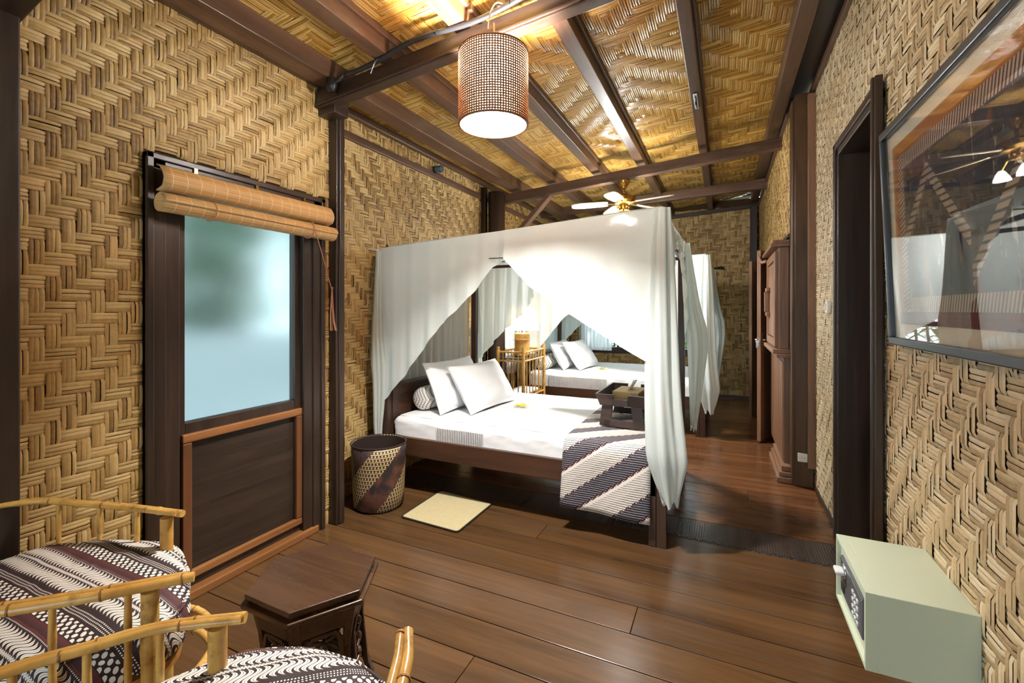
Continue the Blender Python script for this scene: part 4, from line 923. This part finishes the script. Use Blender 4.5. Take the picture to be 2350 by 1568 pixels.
for k in range(5):
    a = math.radians(-22+72*k); d = Vector((math.cos(a), math.sin(a), 0)); t = Vector((-d.y, d.x, 0)); c_ = Vector((FX, FY, 2.575))
    mb = MB(); rings = []
    for r, wd, in ((.17, .045), (.22, .058), (.34, .066), (.46, .068), (.53, .058), (.56, .035)):
        tw = .20; e = (t*math.cos(tw) + Vector((0,0,1))*math.sin(tw)); nn = Vector((0,0,1))*.004; p = c_+d*r - Vector((0,0,.03*(r-.17)))
        rings.append([p-e*wd-nn, p+e*wd-nn, p+e*wd+nn, p-e*wd+nn])
    bo = mb.loft(rings).build('blade', M['fanblade'], fn_)
    MB().bar(c_+d*.10, c_+d*.21-Vector((0,0,.005)), .035, .006).build('blade_iron', M['brass'], bo)
for k in range(3):
    a = math.radians(40+120*k); d = Vector((math.cos(a), math.sin(a), 0)); c_ = Vector((FX, FY, 2.52))
    p = c_+d*.11+Vector((0,0,-.085))
    MB().tube([c_-Vector((0,0,.01)), c_+d*.07-Vector((0,0,.015)), p], .008, 8).build('lamp_arm', M['brass'], fn_)
    sh = MB().lathe([(.018, .0), (.03, -.02), (.05, -.06), (.055, -.085)], tuple(p), 18, False).build('glass_shade', M['shade_fabric'], fn_, smooth=True)
    MB().ball(tuple(p+Vector((0,0,-.045))), .024, 8, 1.2).build('bulb', M['bulb_fan'], sh, smooth=True)

# ================================================================== back room details
def curtain(label, A, B, z0, folds, amp, nrm, seed):
    rt = thing('curtain', ((A[0]+B[0])/2, (A[1]+B[1])/2, z0), label, 'curtain')
    drape(rt, 'sheer_panel', A, B, nrm, lambda s: z0, folds, amp, seed, 160, 10, mat='sheer'); return rt
curtain('white sheer curtain at the left of the back window', (-2.40, YB-.09, 2.08), (-1.80, YB-.09, 2.08), .70, 9, .016, (0,-1,0), 51)
curtain('white sheer curtain gathered at the right of the back window', (-.46, YB-.09, 2.08), (-.12, YB-.09, 2.08), .70, 7, .018, (0,-1,0), 57)
curtain('white sheer curtain over the left wall window', (XB+.08, WY0-.1, 2.22), (XB+.08, WY1+.1, 2.22), .60, 22, .016, (1,0,0), 53)
cr = thing('curtain_rod', (-1.3, YB-.09, 2.1), 'black curtain rod with curled finial above the back window', 'curtain rod')
MB().tube([(-2.5, YB-.09, 2.10), (-.10, YB-.09, 2.10)], .010, 10).build('rod', M['black'], cr, smooth=True)
for x, s in ((-.10, 1), (-2.5, -1)):
    mb = MB(); mb.ball((x+.02*s, YB-.09, 2.10), .024, 8); mb.ball((x+.055*s, YB-.09, 2.10), .028, 8); mb.lathe([(.012, -.02), (.004, .03)], (x+.09*s, YB-.09, 2.095), 8); mb.tube([(x, YB-.09, 2.10), (x+.10*s, YB-.09, 2.095)], .007, 8); mb.build('finial', M['black'], cr, smooth=True)
for x in (-.16, -1.3, -2.44): MB().box(x-.008, x+.008, YB-.09, YB, 2.09, 2.11).build('bracket', M['black'], cr)
cr = thing('curtain_rod', (XB+.07, 6.25, 2.24), 'black curtain rod above the left wall window', 'curtain rod')
MB().tube([(XB+.08, WY0-.15, 2.24), (XB+.08, WY1+.15, 2.24)], .010, 10).build('rod', M['black'], cr, smooth=True)
for y in (WY0-.05, WY1+.05): MB().box(XB, XB+.08, y-.008, y+.008, 2.23, 2.25).build('bracket', M['black'], cr)
# wooden wall panel with little shuttered cupboard right of the beds
pn = thing('wall_cupboard', (.45, 4.75, 0), 'wooden wall panelling with a small shuttered cupboard right of the passage', 'cupboard')
part(MB().box(.455, .50, 4.45, 5.60, .10, 1.02), 'lower_panel', M['teak_z'], pn); 
for y in (4.47, 4.60, 4.73, 4.86): part(MB().box(.448, .457, y, y+.115, .14, .98), 'plank', M['teak_z'], pn, .003)
part(MB().box(.395, .50, 4.32, 5.08, 0, .045).box(.412, .50, 4.34, 5.08, .045, .085).box(.43, .50, 4.36, 5.08, .085, .13), 'plinth', M['teak_y'], pn, .006)
part(MB().box(.40, .50, 4.42, 5.42, 1.02, 1.05).box(.375, .50, 4.45, 5.42, 1.05, 1.085), 'ledge', M['teak_y'], pn, .005)
cbx = part(MB().box(.425, .50, 4.50, 5.40, 1.085, 1.96), 'cupboard_body', M['teak_z'], pn)
part(MB().box(.395, .428, 4.52, 4.62, 1.10, 1.93).box(.395, .428, 5.26, 5.36, 1.10, 1.93).box(.395, .428, 4.62, 5.26, 1.10, 1.17).box(.395, .428, 4.62, 5.26, 1.86, 1.93), 'door_frame', M['teak_z'], cbx, .006)
part(MB().box(.404, .425, 4.63, 5.25, 1.18, 1.85), 'cupboard_door', M['teak_z'], cbx, .004)
part(MB().box(.36, .50, 4.46, 5.42, 1.96, 1.99).box(.375, .50, 4.48, 5.42, 1.99, 2.02), 'cornice', M['teak_y'], pn, .005)
hd = MB(); hd.prism([(0,0)]*0 or [(.36,5.12),(.40,5.12),(.40,5.17),(.36,5.17)], 1.40, 1.60); hd.prism([(.372,5.06),(.402,5.06),(.402,5.22),(.372,5.22)], 1.36, 1.40); hd.prism([(.372,5.06),(.402,5.06),(.402,5.22),(.372,5.22)], 1.60, 1.64)
part(hd, 'carved_handle', M['teak_z'], cbx, .006)
mb = MB(); mb.tube(catmull([(.40, 5.40, 1.93), (.36, 5.43, 1.92), (.335, 5.45, 1.97), (.35, 5.45, 2.0)], 5), .018, 8); mb.build('scroll_bracket', M['teak_z'], pn, smooth=True)
def open_leaf(label, hinge, tip, h):
    rt = thing('open_door_leaf', (hinge[0], hinge[1], 0), label, 'door'); a = Vector((*hinge, 0)); b = Vector((*tip, 0)); d = (b-a).normalized(); t = Vector((-d.y, d.x, 0))*.02; L = (b-a).length
    def pb(s0, s1, z0, z1, th=1.0): 
        p = a+d*s0; q = a+d*s1; k = t*th; return MB().hexa([p-k+Vector((0,0,z0)), q-k+Vector((0,0,z0)), q+k+Vector((0,0,z0)), p+k+Vector((0,0,z0)), p-k+Vector((0,0,z1)), q-k+Vector((0,0,z1)), q+k+Vector((0,0,z1)), p+k+Vector((0,0,z1))])
    part(pb(0, .09, .02, h), 'stile', M['teak_z'], rt); part(pb(L-.09, L, .02, h), 'stile', M['teak_z'], rt)
    for z0, z1 in ((.02, .18), (.95, 1.08), (h-.12, h)): part(pb(.09, L-.09, z0, z1), 'rail', M['teak_x'], rt)
    part(pb(.085, L-.085, .17, .96, .45), 'panel', M['teak_z'], rt); part(pb(.085, L-.085, 1.07, h-.11, .45), 'panel', M['teak_z'], rt)
    return rt, a, d, t, L
rt, a, d, t, L = open_leaf('half open wooden door leaf with keys beside the wall cupboard', (.495, 5.90), (.335, 5.52), 2.06)
lk = part(MB().bar(a+d*(L-.055)+Vector((0,0,.98)), a+d*(L-.055)+Vector((0,0,1.18)), .05, .052, t), 'lock_plate', M['teak_x'], rt, .003)
MB().tube([a+d*(L-.05)-t*2.6+Vector((0,0,1.10)), a+d*(L-.05)+t*2.6+Vector((0,0,1.10))], .012, 10).build('knob', M['steel'], lk)
ky = thing('bunch_of_keys', (.30, 5.52, 1.06), 'bunch of metal keys hanging in the open door leaf', 'keys')
kc = a+d*(L+.004)+Vector((0,0,1.13))
MB().tube([kc+Vector((-.004+.014*math.cos(q*PI/8), -.01, -.02+.014*math.sin(q*PI/8))) for q in range(17)], .002, 6).build('key_ring', M['steel'], ky)
for k in range(3):
    p = kc+Vector((-.006-.008*k, -.012-.006*k, -.034)); mb = MB(); mb.box(p.x-.009, p.x+.009, p.y-.0015, p.y+.0015, p.z-.02, p.z); mb.box(p.x-.003, p.x+.003, p.y-.0015, p.y+.0015, p.z-.06-.01*k, p.z-.02); mb.build('key', M['steel'], ky)
rt, a, d, t, L = open_leaf('farther open wooden door leaf near the back wall', (.49, 7.05), (.31, 6.72), 2.06)
# socket and switch
so = thing('wall_socket', (.58, 4.285, .23), 'white wall socket low on the dark post', 'socket')
part(MB().box(.535, .605, 4.272, 4.29, .205, .275), 'face_plate', M['white_plastic'], so, .006)
mb = MB(); mb.loft([[(.57+r*math.cos(2*PI*k/20), 4.272-dy, .24+r*math.sin(2*PI*k/20)) for k in range(20)] for dy, r in ((0, .026), (.004, .025), (.004, .021), (.0005, .020))]); mb.build('socket_ring', M['white_plastic'], so)
for x in (.561, .579): MB().tube([(x, 4.2725, .24), (x, 4.2705, .24)], .003, 8).build('pin_hole', M['black'], so)
sw = thing('light_switch', (XR-.01, 3.73, 1.44), 'white light switch on the pale right wall', 'switch')
part(MB().box(XR-.03, XR-.004, 3.69, 3.77, 1.40, 1.485), 'face_plate', M['white_plastic'], sw, .006); part(MB().box(XR-.036, XR-.028, 3.715, 3.745, 1.42, 1.465), 'rocker', M['white_plastic'], sw, .003)

# ================================================================== framed textile on the right wall
pf = thing('framed_textile', (.64, 1.64, 1.28), 'large grey framed ikat textile behind glass on the right wall', 'picture')
xb0, xt0, zb, zt_, yl, yr = .640, .606, 1.282, 2.138, 2.34, .92      # leans out at the top; yl is the end away from the camera
def fx(z, off=0): return xb0+(xt0-xb0)*(z-zb)/(zt_-zb) - off
def slab(y0, y1, z0, z1, o0, o1):
    return MB().hexa([(fx(z0, o0), y0, z0), (fx(z0, o1), y0, z0), (fx(z0, o1), y1, z0), (fx(z0, o0), y1, z0), (fx(z1, o0), y0, z1), (fx(z1, o1), y0, z1), (fx(z1, o1), y1, z1), (fx(z1, o0), y1, z1)])
FW = .030
for nm, y0, y1, z0, z1 in (('frame_rail', yr, yl, zb, zb+FW), ('frame_rail', yr, yl, zt_-FW, zt_), ('frame_stile', yl-FW*.8, yl, zb+FW, zt_-FW), ('frame_stile', yr, yr+FW, zb+FW, zt_-FW)):
    part(slab(y0, y1, z0, z1, 0, .030), nm, M['frame'], pf, .004)
part(slab(yr+.01, yl-.01, zb+.01, zt_-.01, .004, .008), 'mount', M['mount'], pf, 0)
y0t, y1t, z0t, z1t = yr+.10, yl-.085, zb+.085, zt_-.085
mb = MB(); mb.add([(fx(z0t, .011), y0t, z0t), (fx(z0t, .011), y1t, z0t), (fx(z1t, .011), y1t, z1t), (fx(z1t, .011), y0t, z1t), (fx(z0t, .008), y0t, z0t), (fx(z0t, .008), y1t, z0t), (fx(z1t, .008), y1t, z1t), (fx(z1t, .008), y0t, z1t)], [(0,1,2,3),(7,6,5,4),(0,4,5,1),(1,5,6,2),(2,6,7,3),(3,7,4,0)])
sx, sz = 1.18/(y1t-y0t), .66/(z1t-z0t)
mb.uv = [(0,0),(1.18,0),(1.18,.66),(0,.66)]*2
mb.build('textile', M['textile'], pf)
part(slab(yr+.02, yl-.02, zb+.02, zt_-.02, .020, .0225), 'glass', M['thinglass'], pf, 0)

# ================================================================== safe on the right wall
SX0, SX1, SY0, SY1, SZ0, SZ1 = .39, .655, 1.712, 2.113, .322, .56
sf = thing('safe', ((SX0+SX1)/2, (SY0+SY1)/2, SZ0), 'pale green steel safe fixed to the right wall', 'safe')
mb = MB(); tk = .014
mb.box(SX0+.03, SX1, SY0, SY1, SZ0, SZ1)
part(mb, 'safe_body', M['safe'], sf, .002)
rim = MB().box(SX0, SX0+.031, SY0, SY0+tk, SZ0, SZ1).box(SX0, SX0+.031, SY1-tk, SY1, SZ0, SZ1).box(SX0, SX0+.031, SY0+tk, SY1-tk, SZ0, SZ0+tk).box(SX0, SX0+.031, SY0+tk, SY1-tk, SZ1-tk, SZ1)
part(rim, 'door_rim', M['safe'], sf, .001)
sd = part(MB().box(SX0+.012, SX0+.031, SY0+tk+.003, SY1-tk-.003, SZ0+tk+.003, SZ1-tk-.003), 'safe_door', M['safe'], sf, .002)
part(MB().box(SX0+.004, SX0+.013, SY0+.055, SY1-.055, SZ0+.055, SZ1-.05), 'key_panel', M['safe_panel'], sd, .006)
part(MB().box(SX0+.001, SX0+.005, SY0+.06, SY1-.06, SZ1-.062, SZ1-.056), 'panel_edge', M['steel'], sd, 0)
for r in range(4):
    for c_ in range(3):
        y = SY0+.10+c_*.028; z = SZ1-.085-r*.024
        part(MB().box(SX0+.001, SX0+.005, y, y+.018, z-.012, z), 'key', M['key'], sd, .001)
part(MB().box(SX0+.001, SX0+.005, SY1-.12, SY1-.075, SZ0+.075, SZ0+.10), 'display', M['black'], sd, 0)
kb = MB(); kb.loft([[(SX0+.006-dx, SY1-.12+r*math.cos(2*PI*k/20), SZ0+.155+r*math.sin(2*PI*k/20)) for k in range(20)] for dx, r in ((0, .026), (.008, .026), (.009, .018))]); part(kb, 'knob_base', M['steel'], sd, 0, True)
part(MB().box(SX0-.028, SX0, SY1-.145, SY1-.095, SZ0+.147, SZ0+.163), 'turn_knob', M['key'], sd, .006)

# ================================================================== hexagonal stool table
HX, HY_, HZ = -1.368, 1.212, .45
st = thing('hexagonal_stool', (HX, HY_, 0), 'dark carved hexagonal wooden side table between chairs and bed', 'side table')
rot = math.radians(60*0-1.5)
hexp = lambda r: [(HX+r*math.cos(rot+k*PI/3), HY_+r*math.sin(rot+k*PI/3)) for k in range(6)]
mb = MB(); mb.prism(hexp(.224), HZ-.018, HZ); part(mb, 'table_top', M['stool'], st, .003)
mb = MB(); mb.prism(hexp(.214), HZ-.030, HZ-.018); mb.prism(hexp(.236), HZ-.047, HZ-.030); part(mb, 'moulded_edge', M['stool'], st, .004)
prof = [(.205, HZ-.047), (.196, HZ-.09), (.183, HZ-.15), (.176, HZ-.22), (.182, .15), (.20, .07), (.222, 0)]
for k in range(6):
    a0, a1 = rot+k*PI/3, rot+(k+1)*PI/3; n_ = Vector((math.cos((a0+a1)/2), math.sin((a0+a1)/2), 0))
    def P(r, z, f): p = Vector((HX+r*math.cos(a0), HY_+r*math.sin(a0), z)); q = Vector((HX+r*math.cos(a1), HY_+r*math.sin(a1), z)); return p.lerp(q, f)
    mb = MB()
    for f0, f1 in ((0, .13), (.87, 1.0)):                                 # curved corner legs
        rings = [[P(r, z, f0), P(r, z, f1), P(r, z, f1)-n_*.018, P(r, z, f0)-n_*.018] for r, z in prof]; mb.loft(rings)
    part(mb, 'leg', M['stool'], st, .002)
    mb = MB(); up = prof[:3]
    rings = [[P(r, z, .13), P(r, z, .87), P(r, z, .87)-n_*.014, P(r, z, .13)-n_*.014] for r, z in ((.205, HZ-.047), (.196, HZ-.09), (.190, HZ-.125))]; mb.loft(rings); part(mb, 'apron', M['stool'], st, .002)
    # arched fretwork frame with carved lattice
    fr = MB(); r0 = .176; pth = [(.17, .06), (.17, HZ-.18), (.27, HZ-.135), (.73, HZ-.135), (.83, HZ-.18), (.83, .06)]
    for (fa, za), (fb, zb_) in zip(pth, pth[1:]):
        ra = interp([(0, .222), (.07, .20), (.15, .182), (.23, .176), (.30, .183), (.36, .196), (.45, .205)], za)-.004; rb2 = interp([(0, .222), (.07, .20), (.15, .182), (.23, .176), (.30, .183), (.36, .196), (.45, .205)], zb_)-.004
        fr.bar(P(ra, za, fa), P(rb2, zb_, fb), .014, .016, n_)
    part(fr, 'arch_moulding', M['stool'], st, .002)
    ft = MB()
    for q in range(4):
        za = .07+q*.058; 
        for s in (0, 1):
            f0, f1 = (.2, .8) if s else (.8, .2); fm = .5
            ft.tube(catmull([P(.176, za, f0), P(.174, za+.03, .5+(f0-.5)*.35), P(.176, za+.058, f1)], 5), [.007]*11, 6)
    for q in range(4): c_ = P(.178, .10+q*.058, .5); ft.ball(tuple(c_), .016, 6)
    part(ft, 'carved_fretwork', M['stool'], st, 0, True)

# ================================================================== bamboo armchairs
def bamboo_path(pts, r, name, root, nodes=.17, n=10, mat='bamboo', flat=1.0):
    P = catmull(pts, 14); rad = []; acc = 0; nxt = nodes*.6; marks = []
    for i, p in enumerate(P):
        if i: acc += (P[i]-P[i-1]).length
        rr = r
        if acc >= nxt: rr = r*1.13; nxt += nodes; marks.append(i)
        rad.append(rr)
    o = MB().tube(P, rad, n).build(name, M[mat], root, smooth=True, flat_ang=60)
    for i in marks:
        d = (P[min(i+1, len(P)-1)]-P[max(i-1, 0)]).normalized(); q = MB().tube([P[i]-d*.0025, P[i]+d*.0025], r*1.16, n).build('bamboo_joint', M['bamboo_node'], o if o.parent is root else root, smooth=True)
    return o
def armchair(label, cat_, base, rail, zr, zs, cush, front_l, front_r, spindle_idx, batik_key, hoop):
    rt = thing('bamboo_armchair', base, label, 'chair', 'bamboo armchairs')
    zs_ = zs if callable(zr) else None
    rl = [Vector((x, y, z)) for x, y, z in rail]
    cx = sum(p.x for p in rl)/len(rl); cy = sum(p.y for p in rl)/len(rl)
    def ins(p, k): return Vector((p.x+(cx-p.x)*k, p.y+(cy-p.y)*k, p.z))
    bamboo_path(rl, .0125, 'arm_rail', rt)
    inner = [ins(p, .042)+Vector((0, 0, .005)) for p in rl]; bamboo_path(inner[:-1]+[rl[-1].lerp(inner[-1], .7)], .0095, 'arm_rail', rt, .2)
    P = catmull(rl, 14)
    low = []
    for p in P:
        q = ins(p, .02); low.append(Vector((q.x, q.y, .36)))
    bamboo_path([low[k] for k in range(0, len(low), 7)], .015, 'seat_ring', rt); bamboo_path([v-Vector((0,0,.10)) for v in [low[k] for k in range(0, len(low), 7)]], .012, 'lower_ring', rt)
    for f in spindle_idx:
        i = int(f*(len(P)-1)); t = P[i]; b = low[i]+Vector(((cx-low[i].x)*-.02, (cy-low[i].y)*-.02, -.10))
        pole(b, t+Vector((0,0,-.008)), .0078, 'spindle', rt, 'bamboo', 4)
    for pt in (front_l, front_r):
        q = Vector(pt); pole((q.x, q.y, 0), q, .0195, 'front_leg', rt, 'bamboo', 3)
    for f in (.34, .66):
        i = int(f*(len(P)-1)); pole((low[i].x, low[i].y, 0), (P[i].x, P[i].y, P[i].z-.01), .0175, 'rear_leg', rt, 'bamboo', 4)
    bamboo_path(hoop, .0125, 'front_hoop', rt); bamboo_path([(x, y, z-.07) for x, y, z in hoop], .0125, 'front_hoop', rt)
    # seat cushion: closed outline, plump
    out = catmull(cush + [cush[0]], 8)[:-1]; ccx = sum(p.x for p in out)/len(out); ccy = sum(p.y for p in out)/len(out); mb = MB(); rings = []
    z0, z1 = zs-.175, zs
    for k, (s, zf) in enumerate(((.55, 0), (.88, 0), (.965, .10), (.99, .24), (1.0, .45), (.985, .66), (.94, .82), (.84, .93), (.66, .985), (.4, 1.0), (.12, 1.01))):
        rings.append([(ccx+(p.x-ccx)*s, ccy+(p.y-ccy)*s, z0+(z1-z0)*zf+.0025*math.sin(i*.7)*(zf > .5)) for i, p in enumerate(out)])
    cu = mb.loft(rings).build('seat_cushion', M[batik_key], rt, smooth=True)
    pp = MB().tube([Vector((ccx+(p.x-ccx)*.975, ccy+(p.y-ccy)*.975, z0+(z1-z0)*.74)) for p in out+[out[0]]], .006, 6, False).build('piping', M['batik_a'], cu, smooth=True)
    sb = MB(); sb.prism([(ccx+(p.x-ccx)*.93, ccy+(p.y-ccy)*.93) for p in out], z0-.03, z0-.004); sb.build('seat_base', M['bamboo_dark'], rt)
    return rt
armchair('bamboo armchair with batik cushion against the left wall', 'chair', (-1.8, .62, 0),
    [(-1.70, .945, .715), (-1.93, .900, .712), (-2.10, .845, .715), (-2.27, .765, .725), (-2.325, .60, .735), (-2.26, .42, .735), (-2.08, .30, .73), (-1.84, .29, .725), (-1.64, .37, .72), (-1.52, .47, .715), (-1.385, .60, .715), (-1.27, .735, .715)],
    0, .605, [(-1.60, .915), (-1.40, .77), (-1.47, .53), (-1.70, .40), (-2.0, .40), (-2.22, .55), (-2.20, .78), (-2.03, .905), (-1.82, .985)],
    (-1.755, .925, .70), (-1.335, .665, .70), (.08, .16, .24, .33, .42, .50, .58, .68, .78, .86, .93), 'batik_a',
    [(-1.74, .93, .40), (-1.60, .955, .39), (-1.45, .90, .385), (-1.36, .79, .39), (-1.33, .69, .40)])
armchair('bamboo armchair with batik cushion at the bottom edge of the picture', 'chair', (-.9, .35, 0),
    [(-.995, .688, .715), (-1.135, .585, .715), (-1.205, .485, .715), (-1.27, .385, .715), (-1.315, .22, .72), (-1.27, .02, .73), (-1.09, -.13, .735), (-.86, -.16, .735), (-.64, -.06, .73), (-.52, .14, .72), (-.485, .38, .715), (-.515, .60, .715), (-.565, .72, .72), (-.612, .785, .735)],
    0, .61, [(-.80, .85), (-.665, .805), (-.585, .64), (-.60, .30), (-.72, .08), (-.92, .02), (-1.10, .12), (-1.185, .36), (-1.175, .57), (-1.10, .735), (-.96, .825)],
    (-1.045, .655, .70), (-.565, .70, .70), (.08, .155, .23, .31, .40, .48, .56, .64, .72, .80, .88), 'batik_b',
    [(-1.04, .67, .40), (-1.0, .80, .39), (-.86, .89, .385), (-.70, .87, .39), (-.575, .72, .40)])

# ================================================================== basket and floor mat
KX, KY = -2.285, 2.60
bk = thing('woven_basket', (KX, KY, 0), 'tall patterned rattan basket in brown, black and cream by the wall', 'basket')
def oval(r, z, k=1.0): return [(KX+r*k*math.cos(2*PI*q/40), KY+r*math.sin(2*PI*q/40), z) for q in range(40)]
H_ = .46
mb = MB().loft([oval(.155, 0), oval(.175, .02), oval(.182, .12), oval(.186, .24), oval(.19, .36), oval(.196, H_)], False); o = mb.build('basket_wall', M['basket'], bk, smooth=True); o.modifiers.new('t', 'SOLIDIFY').thickness = .006
MB().loft([oval(.16, .012), oval(.174, .12), oval(.178, .24), oval(.182, .36), oval(.187, H_-.004)], False).build('basket_lining', M['basket_in'], bk, smooth=True)
MB().prism([(p[0], p[1]) for p in oval(.15, 0)], .003, .014).build('basket_bottom', M['basket_in'], bk)
MB().tube(oval(.195, H_) + [oval(.195, H_)[0]], .005, 6, False).build('rim', M['basket_in'], bk, smooth=True)
fm = thing('floor_mat', (-1.77, 2.73, 0), 'small square straw mat with dark hem on the floor', 'mat')
cs = [(-2.006, 2.501), (-1.538, 2.477), (-1.535, 2.952), (-2.011, 2.994)]
def rounded(cs, r):
    out = []
    for i in range(4):
        p = Vector((*cs[i], 0)); a = (Vector((*cs[i-1], 0))-p).normalized(); b = (Vector((*cs[(i+1)%4], 0))-p).normalized()
        for k in range(5): t = k/4; q = p + a*r*(1-t)**2 + b*r*t**2; out.append((q.x, q.y))
    return out
MB().prism(rounded(cs, .03), .001, .007).build('mat_weave', M['mat_straw'], fm)
rp = rounded(cs, .03); MB().tube([Vector((x, y, .006)) for x, y in rp+[rp[0]]], .0055, 6, False).build('hem', M['mat_hem'], fm, smooth=True)
